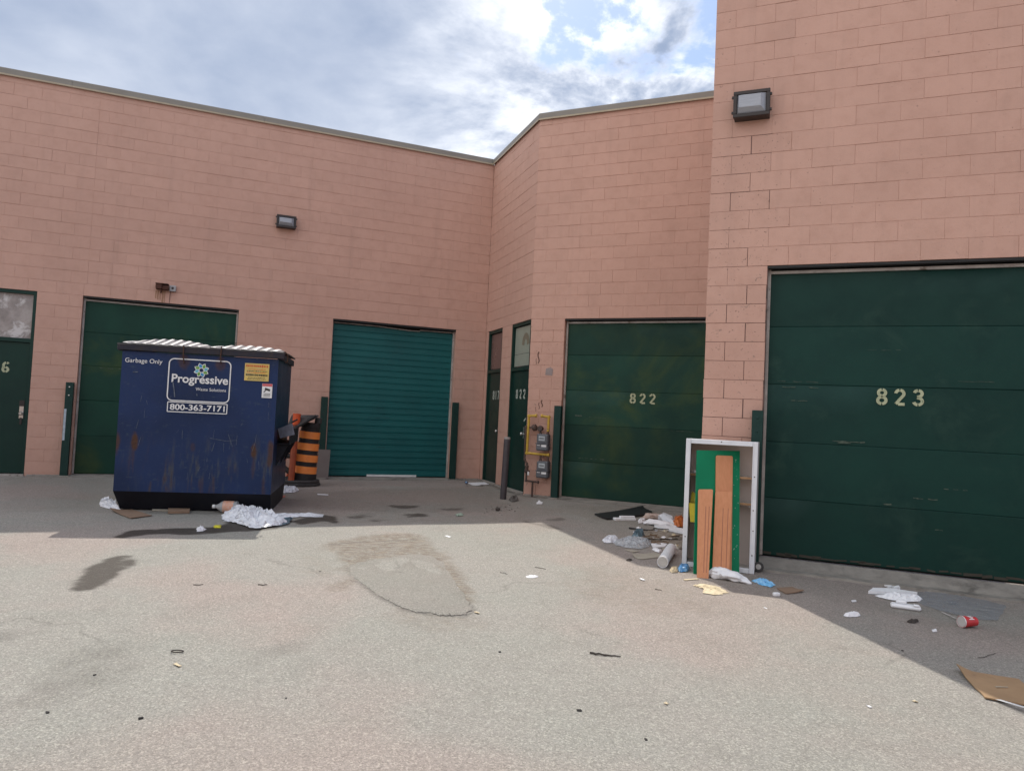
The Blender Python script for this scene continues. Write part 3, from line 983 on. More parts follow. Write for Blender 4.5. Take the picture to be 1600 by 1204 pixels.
# ------------------------------------------------------------------ doors
def scuffs(root, spots, y, m=SCUFF):
    mb = MB()
    for (x, z, ln, th) in spots:
        n = max(3, int(ln / .04))
        pts = [(x + ln * i / n, z + rnd.uniform(-.003, .003)) for i in range(n + 1)]
        for i in range(n):
            if rnd.random() < .25: continue
            ribbon(mb, [pts[i], pts[i + 1]], th * rnd.uniform(.4, 1.2), y - .0006)
    if mb.v: tag(mb.build('scuff_marks', m, root), kind='stuff')


def overhead_door(root, Mloc, x0, x1, zt, seams, paint, label, rec=.11, zb=.03, number=None, spots=()):
    d = MB().box(x0 - .02, x1 + .02, rec + .05, rec + .07, zb - .02, zt + .1).build('overhead_door', BLACK, root, Mloc)
    tag(d, label)
    zs = [zb] + seams + [zt - .055]
    key = {}
    for i, (a, b) in enumerate(zip(zs[:-1], zs[1:])):
        mb = MB()
        dy = rnd.uniform(-.003, .003)
        # each panel a slightly bowed sheet with a chamfered lip
        n = 10
        X0, X1, Za, Zb = x0 + .022, x1 - .022, a + .001, b - .001
        vs, fs = [], []
        rows = [(Za, .004), (Za + .005, 0), ((Za + Zb) / 2, -.0015), (Zb - .005, 0), (Zb, .004)]
        for z, yy in rows:
            for j in range(n + 1):
                x = X0 + (X1 - X0) * j / n
                vs.append((x, rec + dy + yy + mnoise.noise((x * 1.3, z * 2, i * 3.7 + x0)) * .004, z))
        for r_ in range(len(rows) - 1):
            for j in range(n):
                q = r_ * (n + 1) + j
                fs.append((q, q + 1, q + n + 2, q + n + 1))
        mb.add(vs, fs)
        mb.build('door_panel', paint, d, smooth=True)
    # weather strips and the head angle, black for the shade under the lintel
    mb = MB().box(x0 + .004, x0 + .034, rec - .03, rec + .03, zb, zt - .03).box(x1 - .034, x1 - .004, rec - .03, rec + .03, zb, zt - .03)
    mb.box(x0 + .034, x1 - .034, rec - .028, rec + .03, zt - .075, zt - .045)
    mb.build('door_stop', STOP, d)
    MB().box(x0 + .002, x1 - .002, .004, rec + .05, zt - .028, zt - .004).build('lintel_shade_angle', BLACK, d)
    if number:
        s, nx0, nx1, nz, nh = number
        mb = MB(); stencil(mb, s, nx0, nx1, nz, nh, rec - .0085)
        mb.build('number', STENCIL, d)
    scuffs(d, spots, rec - .0075)
    return d


def sill(x0, x1, M, z_front, z_back, dep, label, rag=.02):
    """worn concrete strip at a door foot"""
    mb = MB()
    n = 30
    top = []
    for j in range(n + 1):
        x = x0 + (x1 - x0) * j / n
        f = -dep + rnd.uniform(-rag, rag)
        top.append((x, f))
    vs, fs = [], []
    for x, f in top:
        for (y, z) in ((f - .015, z_front - .06), (f, z_front), (f * .4, z_front * .5 + z_back * .5), (.10, z_back), (.10, z_back - .2)):
            p = M @ Vector((x, y, 0))
            vs.append((p.x, p.y, gz(p.y) + z if y < 0 else z_back if z > -.05 + z_back - .1 else z))
    for j in range(n):
        for r_ in range(4):
            q = j * 5 + r_
            fs.append((q, q + 5, q + 6, q + 1))
    o = mb.add(vs, fs).build('concrete_sill', CONC)
    return tag(o, label, None, None, 'structure')


dA1 = overhead_door(unitA, I4, -7.37, -4.86, 3.078, [.68, 1.29, 1.89, 2.47], GREEN_WARM, 'dark green panelled overhead door behind the dumpster',
                    spots=[(-7.1, 1.86, .5, .01), (-6.7, 1.88, .4, .008)])
sill(-7.42, -4.8, FA, .006, .022, .16, 'worn concrete strip under the door behind the dumpster')

# teal ribbed roll-up door
x0, x1, rec = -3.15, -.66, .12
teal = MB().box(x0 - .02, x1 + .02, rec + .05, rec + .07, 0.0, 3.18).build('overhead_door', BLACK, unitA)
tag(teal, 'teal ribbed roll-up door')
ns = 24
hs = (3.0 - .045) / ns
for i in range(ns):
    z = .045 + i * hs
    prof = [(.009, 0.0), (.002, .005), (.0, .015), (-.0, hs * .55), (.0016, hs * .62), (-.0006, hs * .72), (0, hs - .006), (.008, hs - .002)]
    n = 12
    vs, fs = [], []
    for yy, dz in prof:
        for j in range(n + 1):
            x = x0 + .03 + (x1 - x0 - .06) * j / n
            bow = mnoise.noise((x * 1.1, i * .3, 4.0)) * .006 + (mnoise.noise((x * 4, i * 2.1, 9.0)) * .003)
            vs.append((x, rec + yy + bow, z + dz))
    for r_ in range(len(prof) - 1):
        for j in range(n):
            q = r_ * (n + 1) + j
            fs.append((q, q + 1, q + n + 2, q + n + 1))
    MB().add(vs, fs).build('door_slat', TEAL, teal, smooth=True)
MB().box(x1 - .034, x1 - .004, rec - .03, rec + .03, .03, 3.04).box(x0 + .004, x0 + .02, rec - .03, rec + .03, .03, 3.04).build('door_stop', STOP, teal)
mb = MB()
mb.tube([(x0 + .03, rec - .03, 3.02), (x0 + .9, rec - .03, 3.018), (x0 + 1.5, rec - .035, 2.985), (x0 + 1.75, rec - .03, 2.99)], .009, 6)
mb.tube([(x0 + 1.75, rec - .03, 3.012), (x1 - .04, rec - .03, 3.018)], .009, 6)
mb.build('torn_head_seal', STOP, teal)
MB().box(x0 + .002, x1 - .002, .004, rec + .05, 3.046, 3.074).build('lintel_shade_angle', BLACK, teal)  # black puts the shade under the lintel into the head angle
MB().box(-2.32, -1.32, rec - .02, rec + .01, .036, .075).build('bottom_strip', WHITE, teal)
scuffs(teal, [(-2.2, .62, .2, .006), (-2.9, 1.5, .3, .004), (-2.4, 1.2, .5, .003)], rec - .006, BLACK)
sill(-3.2, -.6, FA, .006, .03, .12, 'worn concrete strip under the teal roll-up door')

dC = overhead_door(unitB, I4, .63, 3.07, 3.078, [.64, 1.26, 1.85, 2.46], GREEN_WARM, 'dark green panelled overhead door stencilled 822', number=('822', 1.79, 2.22, 1.66, .175),
                   spots=[(1.1, 1.4, .3, .006), (.9, .7, .5, .01), (2.5, 1.24, .4, .006), (.85, 1.42, .12, .02)])
sill(.58, 3.1, FC, .008, .03, .13, 'worn concrete strip under overhead door 822')

dD = overhead_door(unitD, I4, .62, 3.67, 3.078, [.63, 1.22, 1.83, 2.44], GREEN, 'large dark green overhead door stencilled 823', number=('823', 1.69, 2.11, 1.645, .17),
                   spots=[(.8, 1.8, .35, .008), (.85, 1.66, .2, .007), (1.3, 1.26, .3, .012), (1.35, 1.245, .12, .02), (2.0, .74, .25, .008), (1.75, .66, .1, .02),
                          (2.3, .85, .2, .007), (2.2, .45, .1, .006), (2.4, 1.9, .3, .004), (1.6, 2.2, .3, .004), (.75, 1.86, .4, .006)])
sill(.5, 3.9, FD, .02, .01, .26, 'worn concrete strip under the large door 823', .03)
mb = MB()
for i in range(26):
    x = .66 + i * .115 + rnd.uniform(-.03, .03)
    l = rnd.uniform(.04, .16)
    ribbon(mb, [(x, .045 + rnd.uniform(0, .02)), (x + l, .045 + rnd.uniform(0, .02))], rnd.uniform(.012, .03), .11 - .0075)
tag(mb.build('scuff_marks', mat('muddy_scuff', (.05, .045, .035), rough=.9), dD), kind='stuff')


def person_door(root, Mloc, x0, x1, win_z, panes, label, number, num_mat, knob_x, knob_z, rec=.045, zb=.02, sgn=1):
    fr = .05
    d = MB()
    d.box(x0 + .002, x0 + fr, rec - .035, rec + .06, zb - .05, 3.074).box(x1 - fr, x1 - .002, rec - .035, rec + .06, zb - .05, 3.074)
    d.box(x0 + fr, x1 - fr, rec - .034, rec + .06, 3.02, 3.073)
    d.box(x0 + fr, x1 - fr, rec - .034, rec + .06, win_z - .07, win_z - .005)
    d = d.build('door', GREEN_LEAF, root, Mloc)
    tag(d, label)
    MB().box(x0 + fr + .004, x1 - fr - .004, rec, rec + .05, zb + .012, win_z - .075, .004).build('door_leaf', GREEN_LEAF, d)
    w_ = MB().box(x0 + fr + .001, x1 - fr - .001, rec + .018, rec + .022, win_z - .003, 3.018).build('transom_window', panes[0], d)
    MB().box(x0 + .02, x1 - .02, rec + .09, rec + .1, win_z - .1, 3.05).build('backing', BLACK, d)
    if len(panes) > 1:
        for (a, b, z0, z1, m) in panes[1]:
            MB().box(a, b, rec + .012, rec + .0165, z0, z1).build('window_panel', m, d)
    mb = MB().lathe([(.012, 0), (.012, .03), (.028, .035), (.03, .055), (.02, .07)], 12, Matrix.Translation((knob_x, rec - .001, knob_z)) @ Matrix.Rotation(R(90), 4, 'X'))
    mb.box(knob_x - .03, knob_x + .03, rec - .006, rec - .001, knob_z - .08, knob_z + .12)
    mb.build('door_knob', CHROME, d, smooth=True)
    if number:
        s, a, b, z, h = number
        mb = MB(); stencil(mb, s, a, b, z, h, rec - .001, .2)
        mb.build('number', num_mat, d)
    MB().box(x0 + .004, x1 - .004, -.03, rec + .05, zb - .06, zb - .003).build('threshold', STOP, d)
    return d


pdA = person_door(unitA, I4, -8.99, -8.04, 2.28, [WIRED], 'green door stencilled 6 with a wired glass transom, cut off at the left', ('6', -8.475, -8.36, 1.69, .18), STENCIL, -8.15, 1.02)
mb = MB().box(-8.185, -8.115, .037, .0435, 1.14, 1.24).box(-8.165, -8.135, .033, .0435, .84, .95)
mb.build('lock_plate', BRONZE, pdA)
pdB1 = person_door(unitB, MB_loc, .17, 1.06, 2.28, [GLASS_DK, [(.24, .99, 2.3, 3.0, PANE_DK)]], 'narrow green door stencilled 817 with dark transom glass', ('817', .50, .90, 1.67, .18), STENCIL_PALE, .96, 1.05)
pdB2 = person_door(unitB, MB_loc, 1.60, 2.586, 2.26, [GLASS_DK, [(1.67, 2.52, 2.28, 2.5, REFL_PALE), (1.67, 2.52, 2.506, 3.0, REFL_PALE)]],
                   'narrow green door stencilled 822 with a pale reflection painted in the transom', ('822', 1.86, 2.34, 1.68, .175), STENCIL_PALE, 2.36, 1.05)
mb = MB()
ribbon(mb, arc(2.22, 2.66, .13, .16, 0, 180, 8),   .12, .0545)  # arch-shaped part of the painted reflection
mb.build('window_reflection_panel', mat('tan_window_reflection', (.2, .18, .13), rough=.4), pdB2)
mb = MB(); ribbon(mb, [(2.33, 1.28), (2.42, 1.33)],   .03, .043); mb.build('scuff_marks', STENCIL_PALE, pdB2)

# concrete footing showing under the far corner
for (M_, a, b, lab) in ((FA, -8.0, -7.4, 'concrete footing strip left of the dumpster door'), (FA, -4.8, -3.2, 'concrete footing strip behind the orange drum'), (FA, -.6, -.02, 'concrete footing strip in the far inside corner'),
                        (FB, .02, LEN_B - .05, 'concrete footing strip below the two narrow doors'), (FC, .02, .6, 'concrete footing strip under the gas meters')):
    mb = MB(); vs = []
    n = 14
    for j in range(n + 1):
        x = a + (b - a) * j / n
        f = .035 + rnd.uniform(-.012, .02)
        for y, z in ((-f - .01, -.06), (-f, .012 + rnd.uniform(-.006, .008)), (.02, .035)):
            p = M_ @ Vector((x, y, 0)); vs.append((p.x, p.y, gz(p.y) + z))
    fs = [(j * 3 + r_, j * 3 + 3 + r_, j * 3 + 4 + r_, j * 3 + 1 + r_) for j in range(n) for r_ in (0, 1)]
    tag(mb.add(vs, fs).build('concrete_footing', CONC), lab, None, None, 'structure')

# paint scars and repair spots on the pier with the meters
SCAR = mat('bare_block_scar', (.13, .07, .05), rough=.9)
for (x, z, w_, h_) in ((.17, 2.40, .05, .2), (.13, 2.33, .02, .1), (.22, 1.56, .03, .12), (.27, 1.6, .05, .12), (.16, 1.5, .02, .08)):
    pts = [(x + w_ * .3 * math.sin(i * 1.3), z + h_ * (i / 5 - .5)) for i in range(6)]
    mb = MB(); ribbon(mb, pts, w_ * .4, -.0045)
    mb.build('paint_scar', SCAR, unitB)
mb = MB().prism([(.31, 2.1), (.44, 2.09), (.45, 2.2), (.40, 2.23), (.32, 2.21)], 0, .003, Matrix(((1, 0, 0, 0), (0, 0, -1, -.003), (0, 1, 0, 0), (0, 0, 0, 1))))
mb.build('repair_spot', mat('grey_filler', (.3, .25, .24), rough=.9), unitB)


# ------------------------------------------------------------------ fittings on the walls
def guard(M, x, w_, top, y, label, sticker=False, zfoot=None):
    p = M @ Vector((x, y, 0))
    g0 = gz(p.y)
    ang = M.to_euler().z
    t = thing('door_guard_post', label, 'guard post', (p.x, p.y, g0), ang, 'green steel posts guarding the overhead doors')
    h = top - g0
    t_ = .012
    mb = MB()
    mb.box(-w_ / 2, w_ / 2, -.05, -.05 + t_, 0, h, .003)
    mb.box(-w_ / 2, -w_ / 2 + t_, -.05 + t_, .045, 0, h - .001, .002).box(w_ / 2 - t_, w_ / 2, -.05 + t_, .045, 0, h - .001, .002)
    mb.build('channel', GREEN_POST, t)
    mb = MB().box(-w_ / 2 - .03, w_ / 2 + .03, -.1, .045, -.03, .02, .006)
    mb.build('foot', CONC, t)
    for zz in (h - .08, h - .22):
        MB().lathe([(.012, 0), (.012, .006), (.006, .009)], 8, Matrix.Translation((0, -.05, zz)) @ Matrix.Rotation(R(90), 4, 'X')).build('bolt', CHROME if sticker else GREEN_POST, t)
    if sticker:
        MB().box(-w_ / 2 + .004, -w_ / 2 + .038, -.0535, -.0505, h - .98, h - .45).build('sticker', mat('pale_blue_tape', (.42, .5, .56), (.3, .36, .42), scale=20, amt=.8, rough=.6), t)
    return t


guard(FA, -7.455, .115, 1.58, -.06, 'green steel post with a pale strip, left of the dumpster', True)
guard(FA, -3.235, .12, 1.56, -.06, 'green steel post partly hidden behind the orange and black drum')
guard(FA, -.61, .12, 1.58, -.06, 'green steel post at the right edge of the teal door')
guard(FC, .60, .12, 1.57, -.06, 'green steel post beside the gas meters')
guard(FD, .575, .11, 1.54, -.06, 'green steel post behind the white cabinet')


def wall_light(M, x, z, w_, h_, label):
    p = M @ Vector((x, 0, z))
    t = thing('wall_light', label, 'wall light', p, M.to_euler().z, 'dark wall lights on the block walls')
    dp = .19
    mb = MB()
    mb.add([(-w_ / 2, -.004, -h_ / 2), (w_ / 2, -.004, -h_ / 2), (w_ / 2, -.004, h_ / 2), (-w_ / 2, -.004, h_ / 2),
            (-w_ / 2, -.11, -h_ / 2), (w_ / 2, -.11, -h_ / 2), (w_ / 2, -dp * .62, h_ / 2), (-w_ / 2, -dp * .62, h_ / 2)],
           [(3, 2, 1, 0), (0, 1, 5, 4), (2, 3, 7, 6), (1, 2, 6, 5), (3, 0, 4, 7), (4, 5, 6, 7)])
    mb.build('housing', BRONZE, t)
    b = .032
    mb = MB()
    for (a0, a1, c0, c1) in ((-w_ / 2 - .006, w_ / 2 + .006, -h_ / 2 - .006, -h_ / 2 + b), (-w_ / 2 - .006, w_ / 2 + .006, h_ / 2 - b, h_ / 2 + .006),
                             (-w_ / 2 - .006, -w_ / 2 + b, -h_ / 2 + b, h_ / 2 - b), (w_ / 2 - b, w_ / 2 + .006, -h_ / 2 + b, h_ / 2 - b)):
        mb.box(a0, a1, -.15, -.112, c0, c1, .004)
    for sx in (-1, 1):
        for zz in (-.3, .32):
            mb.box(sx * (w_ / 2 + .012) - .012, sx * (w_ / 2 + .012) + .012, -.135, -.11, zz * h_ - .012, zz * h_ + .012)
    mb.build('door_frame', BRONZE, t)
    i, d2 = b + .002, .05
    mb = MB()
    vs = [(-w_ / 2 + i, -.13, -h_ / 2 + i), (w_ / 2 - i, -.13, -h_ / 2 + i), (w_ / 2 - i, -.13, h_ / 2 - i), (-w_ / 2 + i, -.13, h_ / 2 - i)]
    vs += [(-w_ / 2 + i + d2 * .4, -.185, -h_ / 2 + i + d2), (w_ / 2 - i - d2, -.185, -h_ / 2 + i + d2), (w_ / 2 - i - d2, -.185, h_ / 2 - i - d2 * .4), (-w_ / 2 + i + d2 * .4, -.185, h_ / 2 - i - d2 * .4)]
    mb.add(vs, [(4, 5, 6, 7), (0, 1, 5, 4), (1, 2, 6, 5), (2, 3, 7, 6), (3, 0, 4, 7)])
    mb.build('lens', LENS, t)
    return t


wall_light(FA, -4.13, 4.80, .34, .22, 'small dark wall light high on the left wing above the dumpster')
wall_light(FD, .415, 4.80, .36, .27, 'larger dark wall light high on the tall right unit')

p = FA @ Vector((-6.155, 0, 3.35))
t = thing('rusty_lamp_head', 'small rusty brown lamp fitting above the door behind the dumpster', 'wall fitting', p, ANG_A)
MB().box(-.10, .0, -.15, -.005, -.045, .045, .006).box(.001, .10, -.13, -.005, -.05, .03, .006).build('housing', RUSTY, t)
MB().box(-.105, .105, -.16, -.002, .046, .056, .003).build('top_plate', RUSTY, t)
MB().tube([(-.01, -.09, -.045), (-.012, -.09, -.11)], .012, 8).build('conduit_stub', RUSTY, t)
p = FA @ Vector((-5.985, 0, 3.345))
t = thing('electrical_box', 'small grey square electrical box with a dark round knockout beside the rusty fitting', 'electrical box', p, ANG_A)
MB().box(-.052, .052, -.06, -.004, -.052, .052, .006).build('case', ALU, t)
MB().lathe([(.021, 0), (.021, .002)], 14, Matrix.Translation((-.002, -.0605, .004)) @ Matrix.Rotation(R(90), 4, 'X')).build('knockout', INK, t)
mb = MB().tube([(-.04, -.01, -.052), (-.041, -.008, -.16), (-.042, .0, -.26)], .004, 5)
mb.build('cable', RUSTY, t)
mb = MB()
for i in range(5):
    x = -6.25 + i * .035
    ribbon(mb, [(x, 3.29), (x + rnd.uniform(-.01, .01), 3.18), (x, 3.29 - rnd.uniform(.13, .22))], rnd.uniform(.012, .03), -.0035)
mb.build('rust_streak', mat('rust_run_on_paint', (.3, .165, .085), (.42, .24, .17), scale=20, amt=1, rough=.8), unitA)


def gas_meter(x, z, label):
    p = FC @ Vector((x, -.05, z))
    t = thing('gas_meter', label, 'gas meter', p, ANG_C, 'grey gas meters on the pier')
    w_, h_ = .215, .285
    mb = MB().box(-w_ / 2, w_ / 2, -.15, 0, -h_ / 2, -.02, .02)
    mb.box(-w_ / 2 + .006, w_ / 2 - .006, -.14, 0, -.02, h_ / 2, .016)
    mb.build('case', GREYM, t)
    MB().box(-w_ / 2 - .004, w_ / 2 + .004, -.155, -.005, -.03, -.012, .004).build('seam_flange', GREYM, t)
    mb = MB().box(-.06, .055, -.152, -.1405, .025, .105, .004)
    d = mb.build('dial_window', GREYL, t)
    MB().box(-.045, .035, -.1535, -.1525, .06, .075).build('dial_digits', INK, d)
    MB().box(-.005, .085, -.1535, -.1505, -.075, -.04).build('label_plate', WHITE, t)
    MB().box(-.085, -.03, -.1535, -.1505, -.055, -.045).build('label_plate', WHITE, t)
    for sx in (-.06, .075):
        MB().lathe([(.026, 0), (.026, .02), (.018, .022), (.018, .09)], 12, Matrix.Translation((sx, -.07, h_ / 2))).build('connector', DKPIPE, t, smooth=True)
    return t


gas_meter(.375, .935, 'upper grey gas meter on the pier right of door 822')
gas_meter(.395, .475, 'lower grey gas meter on the pier near the ground')


def piping(name, label, cat, runs, r, m, extra=None, M=FC, ang=ANG_C):
    t = thing(name, label, cat, M @ Vector((.07, -.11, runs[0][0][2])), ang)
    o = Vector((.07, -.11, runs[0][0][2]))
    for run in runs:
        q = [Vector(p) - o for p in run]
        for a, b in zip(q[:-1], q[1:]):
            MB().tube([a, b], r, 12).build('pipe', m, t, smooth=True)
        for k in q[1:-1]:
            MB().lathe([(0.001, -r * 1.45), (r * 1.1, -r * 1.1), (r * 1.45, 0), (r * 1.1, r * 1.1), (0.001, r * 1.45)], 12, Matrix.Translation(k), cap=False).build('elbow', m, t, smooth=True)
        for k in (q[0], q[-1]):
            MB().lathe([(r * 1.4, -r * .7), (r * 1.4, r * .7)], 10, Matrix.Translation(k) @ Matrix.Rotation(R(90), 4, 'Y')).build('collar', m, t, smooth=True)
    if extra:
        for nme, bm, mm in extra: bm.build(nme, mm, t, M=Matrix.Translation(-o), smooth=True)
    return t


piping('gas_pipe', 'yellow gas pipe looping down the left of both gas meters', 'pipe', [[(.215, -.11, 1.385), (.085, -.11, 1.375), (.075, -.11, .735), (.475, -.11, .725)]], .022, YPIPE,
       [('tee_outlet', MB().tube([(.38, -.11, .725), (.38, -.11, .68)], .02, 10), DKPIPE)])
piping('gas_pipe', 'short yellow gas pipe elbow dropping into the upper gas meter', 'pipe', [[(.325, -.11, 1.385), (.45, -.11, 1.37), (.45, -.11, 1.14)]], .022, YPIPE)
ex = [('regulator', MB().lathe([(.02, -.05), (.055, -.03), (.06, 0), (.055, .03), (.02, .05)], 14, Matrix.Translation((.2, -.12, 1.18)) @ Matrix.Rotation(R(70), 4, 'Y')), DKPIPE),
      ('regulator_cap', MB().lathe([(.045, -.04), (.05, 0), (.045, .04)], 14, Matrix.Translation((.31, -.12, 1.17)) @ Matrix.Rotation(R(90), 4, 'X')), DKPIPE),
      ('valve', MB().lathe([(.02, -.07), (.035, -.05), (.03, 0), (.035, .05), (.02, .07)], 12, Matrix.Translation((.085, -.11, .46))).box(.06, .15, -.15, -.12, .41, .44), DKPIPE),
      ('valve_tag', MB().box(.12, .15, -.155, -.15, .36, .42), WHITE)]
piping('gas_riser', 'dark steel gas riser with regulator and valve left of the yellow pipe', 'pipe',
       [[(.31, -.11, 1.17), (.03, -.10, 1.18), (.035, -.10, .62), (.085, -.11, .55), (.085, -.11, .26), (.31, -.11, .25)], [(.205, -.11, .25), (.205, -.11, -.08)]], .017, DKPIPE, ex)

# bollard
p = gp(786, 779)
t = thing('bollard', 'grey steel pipe bollard standing in front of narrow door 822', 'bollard', p)
Mt = Matrix.Rotation(R(1.3), 4, 'Y')
MB().lathe([(.053, -.02), (.053, 1.0), (.05, 1.012), (.03, 1.022)], 20, Mt).build('pipe', BOLLARD, t, smooth=True)
MB().lathe([(.055, .985), (.055, 1.004), (.045, 1.02), (.012, 1.025)], 20, Mt).build('cap', mat('bare_concrete_cap', (.3, .27, .25), rough=.85), t, smooth=True)

# ------------------------------------------------------------------ dumpster
DO = gp(188, 795.5); DA = R(11.012)
dump = thing('dumpster', 'blue front-load dumpster for garbage with dark lids and ribs coloured pale like sun glare', 'dumpster', DO, DA)
dz = -DO.z                                                 # measured heights -> local
W0, W1, YF, YB = -.048, 1.834, -.17, 1.40
ZB, ZT = .20 + dz, 1.955 + dz
mb = MB()
vs = [(W0, YF + .004, ZB), (W1, YF + .004, ZB), (W1, YB, ZB), (W0, YB, ZB), (W0, YF + .004, ZT), (W1, YF + .004, ZT), (W1, YB, ZT), (W0, YB, ZT)]
mb.add(vs, [(1, 2, 6, 5), (2, 3, 7, 6), (3, 0, 4, 7), (0, 1, 5, 4)])
mb.build('body', DUMP_BLUE, dump)
mb = MB()
vs = [(-.005, 0, .012), (1.825, 0, .012), (1.825, YB - .08, .012), (-.005, YB - .08, .012), (W0, YF, ZB - .001), (W1, YF, ZB - .001), (W1, YB, ZB - .001), (W0, YB, ZB - .001)]
mb.add(vs, [(0, 1, 5, 4), (1, 2, 6, 5), (2, 3, 7, 6), (3, 0, 4, 7), (3, 2, 1, 0)])
mb.box(.03, .16, .02, YB - .1, 0, .012).box(1.66, 1.8, .02, YB - .1, 0, .012)
mb.build('base', DUMP_BLACK, dump)
# front panel with its own wear: rust ovals, vertical runs, scrapes
nfx, nfz = 150, 140
fx, fz = np.meshgrid(np.linspace(W0, W1, nfx), np.linspace(ZB, ZT, nfz), indexing='ij')
fy = YF + (fbm2(fx + 3, fz, 1.6, 41, 3) - .5) * .012
fa = np.zeros((nfx, nfz, 4), np.float32); fa[..., 3] = 1
nz1 = fbm2(fx + 5, fz + 2, 9, 42, 4); nz2 = fbm2(fx * 6 + 9, fz * .8 + 3, 4, 43, 4); nz3 = fbm2(fx + 1, fz + 7, 3, 44, 4)


def oval(cx, cz, rx, rz, st):
    d = np.sqrt(((fx - cx) / rx) ** 2 + ((fz - cz) / rz) ** 2) + (nz1 - .5) * 1.0
    fa[..., 0] = np.maximum(fa[..., 0], np.clip((1.1 - d) * 2.2, 0, 1) * st)


zz_ = lambda z: z + dz
oval(.16, zz_(.82), .042, .11, .95); oval(1.59, zz_(.76), .042, .12, .95)
oval(-.04, zz_(.80), .04, .16, .8); oval(1.80, zz_(.72), .045, .17, .8)
oval(.155, zz_(.62), .02, .16, .4); oval(1.6, zz_(.55), .02, .16, .4)
oval(.68, zz_(1.86), .07, .10, .55); oval(1.12, zz_(1.86), .06, .1, .55)
oval(.85, zz_(.78), .03, .06, .4)
low = np.clip((zz_(.95) - fz) / .6, 0, 1)
fa[..., 0] = np.maximum(fa[..., 0], np.clip((nz2 - .6) * 5, 0, 1) * low * .55)
fa[..., 1] = np.clip((nz2 - .53) * 5, 0, 1) * np.clip(1.15 - np.abs(fz - zz_(.5)) / .42, 0, 1) * .9 * np.clip((nz3 - .38) * 5, 0, 1)
fa[..., 1] = np.maximum(fa[..., 1], np.clip((fbm2(fx + 2, fz * 3, 14, 46, 3) - .7) * 8, 0, 1) * .5)
fa[..., 2] = np.clip((fbm2(fx, fz, 1.4, 45, 3) - .4) * 3, 0, 1)
fi = np.arange(nfx * nfz).reshape(nfx, nfz)
fq = np.stack([fi[:-1, :-1], fi[1:, :-1], fi[1:, 1:], fi[:-1, 1:]], -1).reshape(-1, 4)
fm = bpy.data.meshes.new('front_panel')
fm.from_pydata(np.stack([fx, fy, fz], -1).reshape(-1, 3).tolist(), [], fq.tolist())
fm.polygons.foreach_set('use_smooth', [True] * len(fm.polygons))
fat = fm.color_attributes.new('wear', 'FLOAT_COLOR', 'POINT'); fat.data.foreach_set('color', fa.ravel())
m = bpy.data.materials.new('dumpster_front_paint'); m.use_nodes = True
t = NT(m.node_tree); t.n.clear()
out = t.n.new('ShaderNodeOutputMaterial'); bs = t.n.new('ShaderNodeBsdfPrincipled'); t.l.new(bs.outputs[0], out.inputs[0])
pos = t.n.new('ShaderNodeNewGeometry').outputs['Position']
an = t.n.new('ShaderNodeAttribute'); an.attribute_name = 'wear'
sc3 = t.n.new('ShaderNodeSeparateColor'); t.l.new(an.outputs['Color'], sc3.inputs[0])
c = t.mix(sc3.outputs[2], (.0155, .034, .10), (.0125, .026, .072))
bs.inputs['Specular IOR Level'].default_value = .2
c = t.mix(t.math('MULTIPLY', t.ramp(t.noise(t.scale(pos, (9, 9, .8)), 2.0, 6, .65), .5, .75), .4), c, (.03, .045, .09))
c = t.mix(t.math('MULTIPLY', sc3.outputs[1], t.ramp(t.noise(t.scale(pos, (20, 20, 3)), 3.0, 5, .7), .35, .6)), c, (.06, .085, .105))
c = t.mix(t.math('MULTIPLY', sc3.outputs[0], t.ramp(t.noise(pos, 45, 5, .7), .2, .5, .5, 1)), c, t.mix(t.noise(pos, 26, 4, .6), (.035, .022, .017), (.13, .062, .032)))
t.put(bs.inputs['Base Color'], c)
t.put(bs.inputs['Roughness'], t.math('ADD', .4, t.math('MULTIPLY', sc3.outputs[0], .45), True))
bm_ = t.n.new('ShaderNodeBump'); bm_.inputs['Distance'].default_value = .002; t.put(bm_.inputs['Height'], t.noise(pos, 30, 5, .65)); t.l.new(bm_.outputs[0], bs.inputs['Normal'])
fm.materials.append(m)
link('front_panel', fm, dump)
# rim channel
RZ0, RZ1 = 1.955 + dz, 2.04 + dz
mb = MB()
mb.box(-.10, W1 + .075, YF - .045, YF + .03, RZ0 + .006, RZ1, .006)
mb.box(W1 - .02, W1 + .035, YF + .031, YB, RZ0, RZ1, .006).box(-.11, W0 + .02, YF + .031, YB, RZ0, RZ1, .006)
mb.box(W0 + .021, W1 - .021, YB - .06, YB, RZ0, RZ1, .006)
mb.build('rim', RIM, dump)
mb = MB().tube([(.68, YF - .065, RZ1 + .02), (.682, YF - .066, RZ0 - .02), (.685, YF - .012, RZ0 - .12)], .008, 6)
mb.build('lid_chain', RUST, dump)
mb = MB().tube([(1.13, YF - .05, RZ1 + .035), (1.128, YF - .066, RZ0 - .02), (1.13, YF - .012, RZ0 - .1)], .008, 6)
mb.build('lid_chain', RUST, dump)
mb = MB().tube([(W1 + .02, YF + .05, RZ1), (W1 + .07, YF + .06, RZ1 + .02), (W1 + .105, YF + .07, RZ1 - .02), (W1 + .10, YF + .07, RZ0 - .02), (W1 + .08, YF + .07, RZ0 - .03)], .009, 6)
mb.build('lid_hook', RUST, dump)


